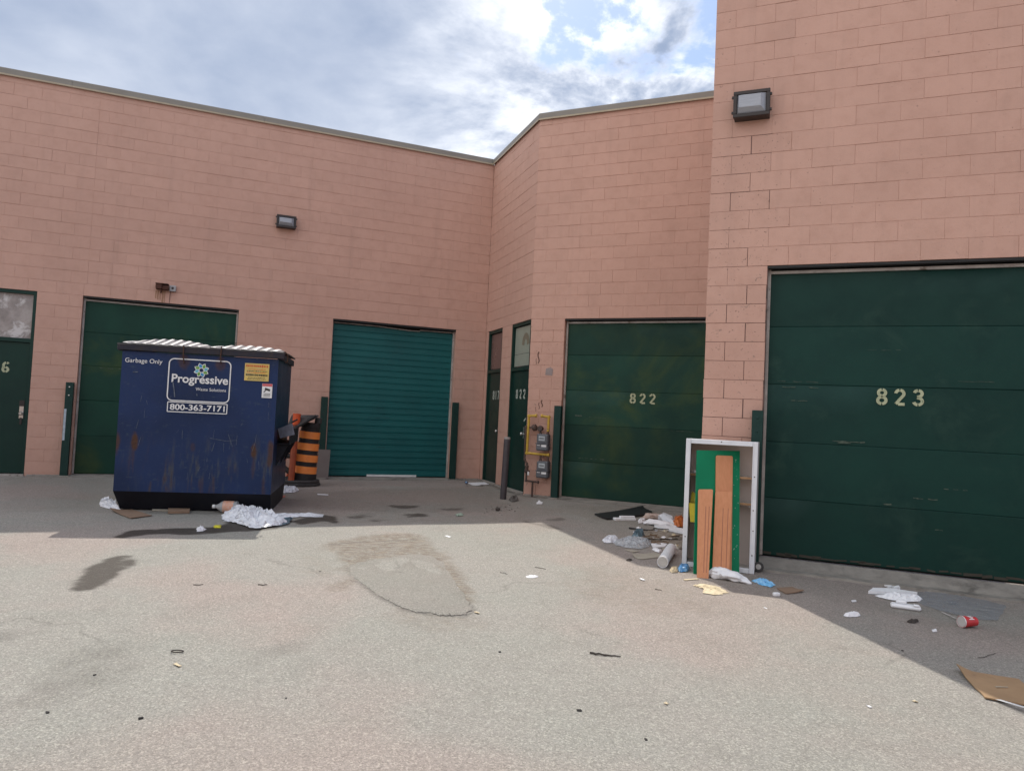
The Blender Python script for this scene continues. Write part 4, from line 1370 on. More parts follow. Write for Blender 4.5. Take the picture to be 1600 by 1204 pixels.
def lid(a, b, peak, zoff, nrib, seed):
    rr = random.Random(seed)
    prof_n = 40
    y0, y1 = YF - .05, YB + .04
    def crown(x, v):
        u = (x - a) / (b - a)
        k = min(1.0, v / .38)
        k = k * k * (3 - 2 * k) * (1 - .12 * max(0.0, v - .38))
        return RZ1 + .008 + zoff + (.03 + peak * 4 * u * (1 - u)) * k
    ny_ = 12
    vs, fs = [], []
    for j in range(ny_ + 1):
        v = j / ny_
        y = y0 + (y1 - y0) * v
        for i in range(prof_n + 1):
            x = a + (b - a) * i / prof_n
            z = crown(x, v) + mnoise.noise((x * 2.5, y * 2, seed)) * .006
            vs.append((x, y, z))
    n1 = prof_n + 1
    for j in range(ny_):
        for i in range(prof_n):
            fs.append((j * n1 + i, j * n1 + i + 1, (j + 1) * n1 + i + 1, (j + 1) * n1 + i))
    k = len(vs)
    vs += [(x, y, z - .016) for x, y, z in vs]
    fs += [tuple(q + k for q in f[::-1]) for f in fs]
    for i in range(prof_n): fs.append((i, k + i, k + i + 1, i + 1))
    for j in range(ny_):
        fs.append((j * n1 + prof_n, k + j * n1 + prof_n, k + (j + 1) * n1 + prof_n, (j + 1) * n1 + prof_n))
    L = MB().add(vs, fs).build('lid', LID, dump, smooth=True)
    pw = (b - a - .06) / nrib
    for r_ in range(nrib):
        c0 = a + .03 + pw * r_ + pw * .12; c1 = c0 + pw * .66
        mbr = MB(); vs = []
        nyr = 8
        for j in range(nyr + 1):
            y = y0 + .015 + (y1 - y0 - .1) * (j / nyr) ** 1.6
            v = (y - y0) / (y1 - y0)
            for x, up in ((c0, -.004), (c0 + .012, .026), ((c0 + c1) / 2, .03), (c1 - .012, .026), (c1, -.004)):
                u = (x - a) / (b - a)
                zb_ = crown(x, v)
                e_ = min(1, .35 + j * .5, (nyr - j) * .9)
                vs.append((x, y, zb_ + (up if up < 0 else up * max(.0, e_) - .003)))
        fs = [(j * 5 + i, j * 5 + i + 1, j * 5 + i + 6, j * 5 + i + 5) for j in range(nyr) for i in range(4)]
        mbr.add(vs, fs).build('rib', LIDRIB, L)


lid(-.10, .93, .075, .0, 9, 3)
lid(.935, 1.88, .05, .002, 7, 5)
# fork pockets on both sides
for sx, nm in ((1, 1), (-1, 0)):
    xw = W1 if sx > 0 else W0
    def X(v): return xw + sx * v
    dp_ = .17 if sx > 0 else .03
    a, b = sorted((X(.002), X(dp_)))
    mb = MB()
    z0, z1 = .84 + dz, 1.04 + dz
    t_ = .012
    mb.box(a, b, .12, 1.25, z1 - t_, z1, .003).box(a, b, .12, 1.25, z0, z0 + t_, .003)
    o0, o1 = sorted((X(dp_ - .012), X(dp_)))
    mb.box(o0, o1, .121, 1.249, z0 + t_, z1 - t_, .003)
    fp = mb.build('fork_pocket', DUMP_BLACK if sx > 0 else DUMP_BLUE, dump)
    for yy in (.2, .7, 1.17):
        if sx < 0: break
        g = MB()
        pts = [(X(.002), yy, z0 - .001), (X(.15), yy, z0 - .001), (X(.002), yy, z0 - .3)]
        if sx < 0: pts = pts[::-1]
        g.slab(pts, .012).build('gusset', DUMP_BLACK, fp)  # black stands in for the shaded recess below the pocket
    if sx < 0: continue
    # bent steel flare that guides the forks
    g = MB()
    pts = [(X(.01), .1, z1 + .005), (X(.2), .02, z1 + .09), (X(.24), .0, z1 - .06), (X(.05), .1, z1 - .12)]
    g.slab(pts if sx > 0 else pts[::-1], .01).build('guide_flare', mat('scraped_steel', (.14, .15, .19), (.08, .08, .1), scale=12, amt=.8, rough=.5), fp)

# lettering and stickers on the front
YL = YF - .0105
mb = MB(); text_mb(mb, 'Garbage Only', -.008, .428, zz_(1.812), YL, .004)
mb.build('lettering', WHITE, dump)


def rrect(x0, x1, z0, z1, r, n=6):
    return arc(x1 - r, z1 - r, r, r, 0, 90, n) + arc(x0 + r, z1 - r, r, r, 90, 180, n) + arc(x0 + r, z0 + r, r, r, 180, 270, n) + arc(x1 - r, z0 + r, r, r, 270, 360, n)


mb = MB(); pts = rrect(.51, 1.25, zz_(1.358), zz_(1.888), .06); pts.append(pts[0]); ribbon(mb, pts, .014, YL)
mb.build('logo_border', WHITE, dump)
mb = MB(); text_mb(mb, 'Progressive', .55, 1.228, zz_(1.592), YL, .022)
mb.build('lettering', WHITE, dump)
mb = MB(); text_mb(mb, 'Waste Solutions', .842, 1.21, zz_(1.497), YL, .004)
mb.build('lettering', WHITE, dump)
# flower of eight curved petals
fl = [(PETAL_B, []), (PETAL_C, []), (PETAL_G, [])]
mb = MB()
FXC, FZC = .898, zz_(1.758)
mbs = MB()
for k in range(8):
    a0 = R(90 - k * 45 + 8)
    rim = []
    for i in range(9):
        u = i / 8
        rr = .022 + .07 * u
        wv = .026 * math.sin(math.pi * min(1, u * .92 + .05))
        rim.append((rr, wv + .016 * u, ))
    for i in range(8, -1, -1):
        u = i / 8
        rr = .022 + .07 * u
        wv = .026 * math.sin(math.pi * min(1, u * .92 + .05))
        rim.append((rr, -wv + .016 * u))
    out_pts = [(FXC + r_ * math.cos(a0) - s_ * math.sin(a0), YL - .0003, FZC + r_ * math.sin(a0) + s_ * math.cos(a0)) for r_, s_ in rim]
    mbs.cur = 0
    mbs.add(out_pts, [tuple(range(len(out_pts)))])
    cc = Vector((FXC + .055 * math.cos(a0), 0, FZC + .055 * math.sin(a0)))
    sm = [(cc.x + (q[0] - cc.x) * .74, YL - .0012, cc.z + (q[2] - cc.z) * .74) for q in out_pts]
    mbs.cur = (1, 3)[k % 2] if k not in (2, 6) else 2
    mbs.add(sm, [tuple(range(len(sm)))])
mbs.build('logo_flower', [WHITE, PETAL_B, PETAL_C, PETAL_G], dump)
mb = MB(); pts = [(.522, zz_(1.338)), (1.235, zz_(1.338)), (1.235, zz_(1.216)), (.522, zz_(1.216))]
for a, b in zip(pts, pts[1:] + pts[:1]): ribbon(mb, [a, b], .011, YL - .0002)
mb.build('phone_border', WHITE, dump)
mb = MB(); text_mb(mb, '800-363-7171', .55, 1.208, zz_(1.243), YL, .02, height=.074)
mb.build('lettering', WHITE, dump)
st = MB().box(1.422, 1.724, YL - .001, YL + .001, zz_(1.659), zz_(1.884)).build('warning_sticker', STK_Y, dump)
mb = MB()
for (z, a, b, h_, mi) in ((1.851, 1.435, 1.71, .038, 0), (1.808, 1.46, 1.68, .013, 0), (1.785, 1.45, 1.7, .011, 1), (1.765, 1.45, 1.69, .011, 0), (1.735, 1.44, 1.71, .026, 1), (1.70, 1.47, 1.68, .009, 1), (1.68, 1.46, 1.69, .009, 1)):
    mb.cur = mi
    x = a
    while x < b:
        l = rnd.uniform(.008, .022)
        ribbon(mb, [(x, zz_(z)), (min(b, x + l), zz_(z))], h_ * rnd.uniform(.75, 1), YL - .0018)
        x += l + rnd.uniform(.003, .007)
mb.build('sticker_print', [STK_O, INK], st)
st = MB().box(1.65, 1.777, YL - .001, YL + .001, zz_(1.446), zz_(1.63)).build('camera_sticker', WHITE, dump)
mb = MB(); ribbon(mb, [(1.652, zz_(1.612)), (1.775, zz_(1.612))], .034, YL - .0015); mb.build('sticker_header', STK_R, st)
mb = MB()
ribbon(mb, [(1.685, zz_(1.565)), (1.75, zz_(1.545))], .028, YL - .0015)
ribbon(mb, [(1.70, zz_(1.55)), (1.68, zz_(1.525)), (1.672, zz_(1.52))], .012, YL - .0017)
for z in (1.50, 1.485, 1.468):
    ribbon(mb, [(1.672, zz_(z)), (1.755, zz_(z))], .006, YL - .0015)
mb.build('sticker_print', INK, st)
mb = MB()
for pts in ([(.565, 1.60), (.59, 1.48), (.60, 1.40)], [(.86, 1.46), (.865, 1.43)]):
    ribbon(mb, [(x, zz_(z)) for x, z in pts], .012, YL - .0022)
for _ in range(26):
    x, z = rnd.uniform(.0, 1.8), rnd.uniform(.35, 1.4)
    ribbon(mb, [(x, zz_(z)), (x + rnd.uniform(-.02, .03), zz_(z + rnd.uniform(.03, .13)))], rnd.uniform(.002, .005), YL - .0002)
ribbon(mb, [(.09, zz_(1.69)), (.15, zz_(1.695))], .012, YL - .0002)
ribbon(mb, [(1.05, zz_(.9)), (1.25, zz_(.87)), (1.38, zz_(.885))], .005, YL - .0002)
ribbon(mb, [(1.27, zz_(.96)), (1.3, zz_(.88)), (1.33, zz_(.8))], .005, YL - .0002)
tag(mb.build('scratch_marks', mat('pale_scratch', (.13, .16, .2), (.05, .06, .09), scale=30, amt=1, rough=.7), dump), kind='stuff')

# ------------------------------------------------------------------ drum, post, rubbish beside the teal door
p = gp(473, 757)
tilt = Matrix.Rotation(R(4.2), 4, 'Y') @ Matrix.Rotation(R(-1.5), 4, 'X')
drum = thing('traffic_drum', 'orange and black banded traffic drum leaning in front of the teal door post', 'traffic drum', p)
prof = [(.213, .05), (.21, .20), (.2, .205)]
rads = [.200, .191, .182, .173]
zb0 = .205
for k, r_ in enumerate(rads):
    prof += [(r_, zb0 + k * .2), (r_ - .002, zb0 + .13 + k * .2), (r_ - .014, zb0 + .135 + k * .2), (r_ - .016, zb0 + .195 + k * .2)]
prof += [(.168, 1.005), (.162, 1.07), (.15, 1.085), (.05, 1.09)]
MB().lathe(prof, 28, tilt).build('drum_body', RUBBER, drum, smooth=True)
for k, r_ in enumerate(rads):
    z = zb0 + .004 + k * .2
    MB().lathe([(r_ + .0035, z), (r_ + .0015, z + .122)], 28, tilt, cap=False).build('reflective_band', ORANGE, drum, smooth=True)
for z, r_ in ((0.0, .335), (.05, .32)):
    MB().lathe([(r_ - .12, z), (r_ - .01, z + .0), (r_, z + .012), (r_, z + .036), (r_ - .012, z + .047), (r_ - .12, z + .047)], 32, Matrix.Translation((-.03, -.04, 0))).build('base_ring', RUBBER_G, drum, smooth=True)
MB().lathe([(.06, 0), (.062, .1), (.055, .105)], 16, Matrix.Translation((.2, .02, 1.07)) @ Matrix.Rotation(R(3), 4, 'Y')).build('lamp_socket', RUBBER_G, drum, smooth=True)

base = at_y(457, 745, 12.48); top = at_y(464, 646, 12.48)
g0 = gz(12.48)
t = thing('delineator_post', 'orange plastic delineator post standing left of the banded drum', 'traffic post', (base.x, 12.4, g0))
a = Vector((0, 0, 0.02)); b = Vector((top.x - base.x + .01, .05, top.z - g0))
MB().tube([a, a.lerp(b, .84)], .052, 14).build('post', mat('dirty_orange_post', (.4, .085, .03), (.28, .06, .03), scale=6, amt=.8, rough=.6), t, smooth=True)
MB().tube([a.lerp(b, .841), a.lerp(b, .9), a.lerp(b, .985), b], .062, 14, r1=.066).build('top_cap', ORANGE_RED, t, smooth=True)
MB().lathe([(.16, -.012), (.16, .02), (.06, .05)], 20).build('base', RUBBER, t, smooth=True)

t = thing('rubber_base_plate', 'black moulded rubber base plate lying across the post and drum top', 'rubber plate', at_y(470, 662, 12.45))
q = [at_y(445, 674, 12.3) , at_y(490, 652, 12.30), at_y(497, 648, 12.62), at_y(456, 648, 12.66)]
o = t.location
mb = MB().slab([v - o for v in q], .035); mb.build('plate', RUBBER_G, t)
mb = MB().tube([at_y(447, 674, 12.28) - o, at_y(470, 664, 12.25) - o, at_y(494, 649, 12.28) - o], .022, 8); mb.build('moulded_edge', RUBBER, t, smooth=True)
for (px_, py_) in ((455, 660), (480, 655)):
    MB().tube([at_y(px_, py_, 12.30) - o, at_y(px_ + 10, py_ - 5, 12.34) - o], .015, 6).build('rib', RUBBER, t)
t = thing('broken_barricade', 'bundle of dark broken plastic barricade parts between dumpster and orange post', 'debris', at_y(447, 720, 12.5))
o = t.location
for (a_, b_, r_, m_) in (((436, 742), (452, 690), .04, RUBBER), ((440, 690), (456, 704), .055, RUBBER_G), ((446, 752), (458, 715), .018, ORANGE_RED), ((438, 712), (458, 712), .04, RUBBER), ((440, 728), (460, 742), .05, RUBBER), ((444, 668), (462, 688), .03, RUBBER_G), ((438, 750), (458, 748), .06, RUBBER)):
    MB().tube([at_y(*a_, 12.55) - o, at_y(*b_, 12.5) - o], r_, 8).build('broken_arm', m_, t)

q = [gp(500, 747), gp(513, 747), at_y(515, 702, 13.65), at_y(500, 702, 13.62)]
p = q[0].copy()
p0 = FA @ Vector((-3.33, -.10, 0)); p1_ = FA @ Vector((-3.10, -.10, 0)); p2_ = FA @ Vector((-3.08, -.075, 0)); p3_ = FA @ Vector((-3.30, -.075, 0))
t = thing('leaning_board', 'grey brown board leaning on the green post by the teal door', 'board', (p0.x, p0.y, gz(p0.y)))
o = t.location
cs = [Vector((p0.x, p0.y, gz(p0.y) + .004)), Vector((p1_.x, p1_.y, gz(p1_.y) + .004)), Vector((p2_.x, p2_.y, .555)), Vector((p3_.x, p3_.y, .56))]
cs = [c_ + (FA.to_3x3() @ Vector((0, -.05, 0))) for c_ in cs]
MB().slab([c_ - o for c_ in cs], .018).build('board', GREYBOARD, t)

# ------------------------------------------------------------------ cabinet
CO = gp(1065, 883.5); CA = R(-21.9)
cab = thing('display_cabinet', 'white framed open cabinet with two shelves standing before the pink pier', 'cabinet', CO, CA)
CW, CH, CD = .70, 1.295, .30
f_ = .048
mb = MB().box(0, f_, 0, .03, 0, CH, .004).box(CW - f_, CW, 0, .03, 0, CH, .004)
mb.box(f_ + .001, CW - f_ - .001, 0.001, .03, CH - f_, CH - .001, .004).box(f_ + .001, CW - f_ - .001, .001, .03, .0, f_, .004)
mb.build('front_frame', CAB_WHITE, cab)
mb = MB().box(f_ - .008, f_ - .002, -.006, .0, .02, CH - .02).box(CW - f_ + .002, CW - f_ + .008, -.006, 0, .02, CH - .02).box(f_, CW - f_, -.006, -.0005, CH - f_ + .003, CH - f_ + .009)
mb.build('frame_bead', CAB_WHITE, cab)
MB().box(.002, .02, .031, CD, .012, CH - .004, .002).build('side_panel', CAB_SIDE, cab)
MB().box(CW - .02, CW - .002, .031, CD, .012, CH - .004, .002).build('side_panel', CAB_SIDE, cab)
MB().box(.021, CW - .021, .031, CD, CH - .024, CH - .005, .002).build('top_panel', CAB_WHITE, cab)
MB().box(.021, CW - .021, .031, CD, .014, .034, .002).build('bottom_panel', CAB_SIDE, cab)
MB().box(.021, CW - .021, CD - .012, CD - .001, .035, CH - .025).build('back_panel', CAB_BACK, cab)
for z in (.915, .655):
    s_ = MB().box(.022, CW - .022, .125, CD - .013, z, z + .02).build('shelf', SHELF, cab)
    MB().box(.022, CW - .022, .1215, .1245, z - .001, z + .021).build('shelf_edge', CHIPB, s_)
for x in (.08, .62):
    MB().box(x, x + .02, .13, CD - .02, .635, .654).build('shelf_bracket', CAB_SIDE, cab)
for (x, z) in ((CW - .025, .18), (CW - .022, .42), (CW - .026, .62), (CW - .024, .95), (.35, CH - .018), (.024, .3)):
    MB().lathe([(.006, 0), (.006, .002)], 8, Matrix.Translation((x, -.0005, z)) @ Matrix.Rotation(R(90), 4, 'X')).build('screw', INK, cab)
t = thing('roller_wheel', 'small grey roller wheel on the ground by the right foot of the white cabinet', 'wheel', gp(1185, 893) + Vector((0, 0, .0)), CA)
MB().lathe([(.012, -.03), (.046, -.028), (.05, 0), (.046, .028), (.012, .03)], 18, Matrix.Translation((0, 0, .051)) @ Matrix.Rotation(R(80), 4, 'X')).build('tyre', RUBBER_G, t, smooth=True)
MB().lathe([(.024, -.033), (.026, .033)], 14, Matrix.Translation((0, 0, .051)) @ Matrix.Rotation(R(80), 4, 'X')).build('hub', PVC_IN, t, smooth=True)


def in_cab(x, y, z): return (cab.matrix_basis @ Vector((x, y, z)))


t = thing('shelf_clutter', 'black gadget and paper lying on the upper cabinet shelf', 'shelf clutter', in_cab(.10, .19, .936), CA)  # shelf clutter: a black gadget and a paper pad
MB().box(-.035, .02, -.04, .03, 0, .03, .005).build('paper_pad', PAPER, t)
MB().box(.022, .08, -.05, .02, .0, .06, .008).box(.04, .07, -.04, .0, .061, .1, .006).build('gadget', RUBBER, t)
t = thing('yellow_tub', 'bright yellow plastic tub wedged in the cabinet left of the green board', 'tub', in_cab(.10, .03, .52), CA)
mb = MB().add([(-.055, -.02, .12), (.06, -.02, .12), (.045, -.02, -.07), (-.03, -.02, -.07), (-.055, .08, .12), (.06, .08, .12), (.045, .07, -.07), (-.03, .07, -.07)],
              [(0, 3, 2, 1), (4, 5, 6, 7), (0, 4, 7, 3), (1, 2, 6, 5), (3, 7, 6, 2)])
mb.build('tub', YTUB, t)
mb = MB()
for i in range(9):
    a = i * .7; mb.slab([Vector((-.04 + .012 * i, -.01, .12)), Vector((-.01 + .012 * i, .01, .118)), Vector((.0 + .011 * i, .03, .2 + .02 * math.sin(a))), Vector((-.03 + .012 * i, .02, .21 + .03 * math.cos(a)))], .004)
mb.build('crumpled_bag', mat('dull_yellow_bag', (.4, .33, .03), (.2, .16, .03), scale=20, amt=.9, rough=.5), t)

# green board and salmon planks leaning into the cabinet
def leaning(name, label, cat, q, th, m, group=None, corner=0.0):
    o = (q[0] + q[1]) / 2
    t = thing(name, label, cat, o, 0, group)
    q = [v - o for v in q]
    if corner:
        bl, br, tr, tl = q
        w_ = (tr - tl).length
        u = (tr - tl).normalized(); v = (bl - tl).normalized()
        pts = [bl, br]
        for k in range(5):
            a = R(90 * k / 4)
            pts.append(tr - u * corner * (1 - math.cos(a)) + v * corner * (1 - math.sin(a)))
        for k in range(5):
            a = R(90 * k / 4)
            pts.append(tl + u * corner * (1 - math.sin(a)) + v * corner * (1 - math.cos(a)))
        q2 = pts
    else: q2 = q
    return t, q, q2


def on_plane(px, py, p, n):
    r = ray(px, py); o = Vector((0, 0, CAM_H))
    return o + r * ((p - o).dot(n) / r.dot(n))


bl, br, tl = gp(1084, 896), gp(1155, 898.5), at_y(1089, 703, 7.37)
bn = (br - bl).cross(tl - bl).normalized()
if bn.y > 0: bn = -bn
tr = on_plane(1156, 704, bl, bn)
qb = [bl, br, tr, tl]
t, q, q2 = leaning('painted_board', 'tall green painted board leaning into the white cabinet', 'board', qb, .018, BOARD_G)
MB().slab(q2, .018).build('board', BOARD_G, t)
mb = MB()
n_ = (q[1] - q[0]).cross(q[3] - q[0]).normalized()
for k in range(18):
    u, v = rnd.uniform(.86, .97), rnd.uniform(.05, .95)
    c_ = q[0].lerp(q[1], u).lerp(q[3].lerp(q[2], u), v) + n_ * .0008
    s_ = rnd.uniform(.002, .005)
    mb.add([c_ + Vector((-s_, 0, -s_)), c_ + Vector((s_, 0, -s_)), c_ + Vector((s_, 0, s_)), c_ + Vector((-s_, 0, s_))], [(0, 1, 2, 3)])
tag(mb.build('paint_chips', mat('pale_chip', (.3, .45, .38), rough=.8), t), kind='stuff')
PT = .015
for lab, px4, off_b, off_t, grooves in (
        ('tallest salmon wood plank, leaning behind the shorter right one', [(1117, 897), (1143, 898), (1145, 712), (1119, 711)], PT + .003, PT + .003, ()),
        ('short salmon wood plank on the left, leaning on the green board', [(1089, 902), (1107, 903.5), (1114, 764), (1091, 764)], None, PT + .003, (.56, .8)),
        ('short salmon wood plank on the right, in front of the tallest one', [(1113, 901), (1139, 902.5), (1144, 768), (1118, 767)], None, 2 * PT + .007, (.5, .8))):
    q0 = [gp(*a) if off_b is None else on_plane(*a, bl + bn * off_b, bn) for a in px4[:2]] + [on_plane(*a, bl + bn * off_t, bn) for a in px4[2:]]
    n3 = (q0[1] - q0[0]).cross(q0[3] - q0[0]).normalized()
    if n3.y > 0: n3 = -n3
    q0[2] = on_plane(*px4[2], q0[0], n3)
    t, q, q2 = leaning('wood_plank', lab, 'plank', q0, .016, PLANK, 'salmon wood planks leaning on the green board', .016)
    MB().slab(q2, PT).build('plank', PLANK, t)
    for g in grooves:
        mb = MB()
        a = q[0].lerp(q[1], g).lerp(q[3].lerp(q[2], g), .06) + n3 * .0006
        b = q[0].lerp(q[1], g).lerp(q[3].lerp(q[2], g), .80) + n3 * .0006
        u = (q[1] - q[0]).normalized() * .0035
        mb.add([a - u, a + u, b + u, b - u], [(0, 1, 2, 3)])
        mb.build('groove', PLANK_DK, t)

# white tube
a = gp(1037, 889) + Vector((0, .06, .06)); 
b = Vector((1.83, 8.02, gz(8.0) + .06))
t = thing('cardboard_tube', 'fat white tube lying on the ground by the left foot of the cabinet', 'tube', a - Vector((0, 0, .06)))
d = (b - a)
MB().tube([Vector((0, 0, .06)), Vector((0, 0, .06)) + d], .056, 22).build('tube', PVC, t, smooth=True)
u = d.normalized()
MB().tube([Vector((0, 0, .06)) - u * .004, Vector((0, 0, .06)) - u * .001], .048, 20).build('end_plug', PVC_IN, t)
MB().tube([Vector((0, 0, .06)) - u * .006, Vector((0, 0, .06)) + u * .014], .0575, 22, cap=False).build('end_rim', PVC, t, smooth=True)


# ------------------------------------------------------------------ litter
def crumple(name, label, cat, m, poly_px, h, seed=1, group=None, n=30, rings=7, squash=1.0, rough=1.0, lift=0.0, smooth=False, fs_=4.6):
    """crumpled sheet: irregular outline, folded facets rising to about h"""
    pts = [gp(*q) for q in poly_px]
    c = sum(pts, Vector()) / len(pts)
    if squash != 1.0:
        ymin = min(p.y for p in pts)
        for p in pts: p.y = ymin + (p.y - ymin) * squash
        c = sum(pts, Vector()) / len(pts)
    if n >= 30: n, rings = int(n * 1.5), int(rings * 1.6)
    per = [(pts[(i + 1) % len(pts)] - p).length for i, p in enumerate(pts)]
    L = sum(per); out_ = []
    for k in range(n):
        s_ = L * k / n; i = 0
        while s_ > per[i] and i < len(per) - 1: s_ -= per[i]; i += 1
        out_.append(pts[i].lerp(pts[(i + 1) % len(pts)], s_ / max(per[i], 1e-6)))
    size = L / 4
    rr = random.Random(seed)
    vs, fs = [], []
    zb = .003 + lift
    sd = Vector((seed * 3.1, seed * 1.7, 0))
    for r_ in range(rings + 1):
        tt = 1 - r_ / (rings + .6)
        for k, p in enumerate(out_):
            jit = .035 * size * rough
            x = (p.x - c.x) * tt + rr.uniform(-jit, jit)
            y = (p.y - c.y) * tt + rr.uniform(-jit, jit)
            q = Vector((x, y, 0)) * (fs_ / max(size, .04)) + sd
            wv = mnoise.noise_vector(q * 1.4)
            q2 = q + Vector(wv) * .55
            fold = 1 - min(1.0, abs(mnoise.noise(q2)) * 2.6)          # sharp creases
            lump = .5 + .5 * mnoise.noise(q * .8 + sd)
            tiny = .5 + .5 * mnoise.noise(q * 4.3)
            e = min(1.0, (1 - tt) * 2.6) ** .7
            z = h * e * (.10 + .62 * fold + .38 * lump + .25 * tiny) * rr.uniform(.88, 1.0)
            if r_ == 0: z = h * .05 * rr.random()
            x += wv[0] * .05 * size * rough; y += wv[1] * .05 * size * rough
            vs.append((x, y, zb + z))
    for r_ in range(rings):
        for k in range(n):
            a_, b_ = r_ * n + k, r_ * n + (k + 1) % n
            fs.append((a_, b_, b_ + n)); fs.append((a_, b_ + n, a_ + n))
    vs.append((0, 0, zb + h * .6))
    fs += [(rings * n + k, rings * n + (k + 1) % n, len(vs) - 1) for k in range(n)]
    o = MB().add(vs, fs).build(name, m, None, Matrix.Translation((c.x, c.y, gz(c.y))), smooth)
    return tag(o, label, cat, group)


def bag(name, label, cat, m, path_px, radii, flat=.7, seed=1, group=None, wr=.25):
    """limp plastic bag: a wrinkled, flattened loft along the ground with pinched ends"""
    P = [gp(*q) for q in path_px]
    c = sum(P, Vector()) / len(P)
    NR, NS = 22, 26
    vs, fs = [], []
    sd = Vector((seed * 5.3, seed * 2.9, 0))
    for i in range(NR + 1):
        u = i / NR * (len(P) - 1); k = min(int(u), len(P) - 2); f = u - k
        p = P[k].lerp(P[k + 1], f)
        d = (P[min(k + 1, len(P) - 1)] - P[k]).normalized()
        sd_ = Vector((d.y, -d.x, 0))
        r = radii[k] * (1 - f) + radii[k + 1] * f
        for j in range(NS):
            a = 2 * math.pi * j / NS
            q = Vector((math.cos(a), math.sin(a), i * .16)) * 1.6 + sd
            wv = mnoise.noise_vector(q)
            cr = 1 - min(1, abs(mnoise.noise(Vector((math.cos(a) * 2.2, math.sin(a) * 2.2, i * .11)) + sd)) * 3)
            rr = r * (1 + wr * wv[0] + wr * .8 * (cr - .4) + wr * .35 * mnoise.noise(q * 3.1))
            v = p + sd_ * math.cos(a) * rr + d * wv[1] * r * .5
            z = max(.002, r * flat * .9 + math.sin(a) * rr * flat)
            vs.append((v.x - c.x, v.y - c.y, z))
    for i in range(NR):
        for j in range(NS):
            fs.append((i * NS + j, i * NS + (j + 1) % NS, (i + 1) * NS + (j + 1) % NS, (i + 1) * NS + j))
    fs += [tuple(range(NS))[::-1], tuple(range(NR * NS, (NR + 1) * NS))]
    o = MB().add(vs, fs).build(name, m, None, Matrix.Translation((c.x, c.y, gz(c.y))), True)
    return tag(o, label, cat, group)


def flat_piece(name, label, cat, m, poly_px, th=.006, group=None, curl=None, lift=0.0, z=.003):
    """stiff flat piece with real thickness; curl = (index, height) lifts one corner"""
    pts = [gp(*q) for q in poly_px]
    c = sum(pts, Vector()) / len(pts)
    n = len(pts)
    vs, fs = [], []
    seg = 6
    ring = []
    for i in range(n):
        a_, b_ = pts[i], pts[(i + 1) % n]
        ha = curl[1] if curl and curl[0] == i else 0
        hb = curl[1] if curl and curl[0] == (i + 1) % n else 0
        for k in range(seg):
            u = k / seg
            p = a_.lerp(b_, u)
            hh = ha * max(0, 1 - u * 1.6) ** 1.5 + hb * max(0, 1 - (1 - u) * 1.6) ** 1.5
            jx_ = rnd.uniform(-.003, .003)
            ring.append((p.x - c.x + jx_, p.y - c.y + rnd.uniform(-.003, .003), z + hh + lift))
    N = len(ring)
    vs = [(x, y, zz + th) for x, y, zz in ring] + [(x * .55, y * .55, z + th + .15 * (zz - z) + lift * .85) for x, y, zz in ring] + [(0, 0, z + th + lift)]
    fs = []
    for k in range(N):
        k2 = (k + 1) % N
        fs.append((k, k2, N + k2, N + k)); fs.append((N + k, N + k2, 2 * N))
    M2 = len(vs)
    vs += [(x, y, zz) for x, y, zz in ring]
    vs += [(x * .55, y * .55, z + .15 * (zz - z) + lift * .85) for x, y, zz in ring]
    for k in range(N):
        k2 = (k + 1) % N
        fs.append((M2 + k, M2 + k2, k2, k))
        fs.append((M2 + N + k, M2 + N + k2, M2 + k2, M2 + k))
    fs.append(tuple(M2 + N + k for k in range(N))[::-1])
    o = MB().add(vs, fs).build(name, m, None, Matrix.Translation((c.x, c.y, gz(c.y))))
    return tag(o, label, cat, group)


def stick(name, label, cat, m, a_px, b_px, r, group=None, wob=.01, za=.0, zb=.0, n=5, nn=6):
    a, b = gp(*a_px), gp(*b_px)
    pts = []
    for i in range(n + 1):
        p = a.lerp(b, i / n)
        pts.append(Vector((p.x + rnd.uniform(-wob, wob) - a.x, p.y + rnd.uniform(-wob, wob) - a.y, gz(p.y) - gz(a.y) + r + za + (zb - za) * i / n)))
    o = MB().tube(pts, r, nn, r1=r * .7).build(name, m, None, Matrix.Translation((a.x, a.y, gz(a.y))), True)
    return tag(o, label, cat, group)


# beside and under the dumpster
flat_piece('cardboard_sheet', 'brown cardboard flap lying at the front left foot of the dumpster', 'cardboard', CARD_DK, [(171, 797.5), (206, 796), (237, 806), (204, 810.5)], .008, curl=(0, .03))
flat_piece('wood_strip', 'thin pale wood strip poking out from under the dumpster', 'wood strip', CARD_PALE, [(238, 796), (264, 796), (264, 799), (238, 798)], .012)
flat_piece('cardboard_sheet', 'folded brown cardboard piece under the middle of the dumpster front', 'cardboard', CARD_DK, [(263, 795.5), (297, 795), (296, 802), (262, 803)], .03)
crumple('plastic_bag', 'white crumpled plastic at the left end of the dumpster', 'plastic bag', FILM, [(167, 789), (176, 781), (190, 790), (186, 797), (170, 794)], .12, 3, squash=.6)
crumple('plastic_film', 'large heap of shredded white plastic film in front of the dumpster', 'plastic film', FILM, [(346, 808), (356, 800), (372, 799), (398, 800), (416, 806), (432, 813), (447, 818), (430, 823), (408, 826), (392, 826), (372, 818), (352, 815)], .15, 9, n=56, rings=14, rough=.7)
crumple('plastic_film', 'narrow strip of white film trailing right from the heap', 'plastic film', FILM, [(420, 804), (440, 804), (470, 802.5), (506, 803), (504, 808), (470, 807.5), (436, 810)], .03, 5, n=40, rings=5, rough=.5)
crumple('plastic_film', 'small wet tatter of grey film right of the white heap', 'plastic film', TEALBAG, [(432, 810), (458, 808), (452, 818), (436, 822)], .03, 8, rings=4)
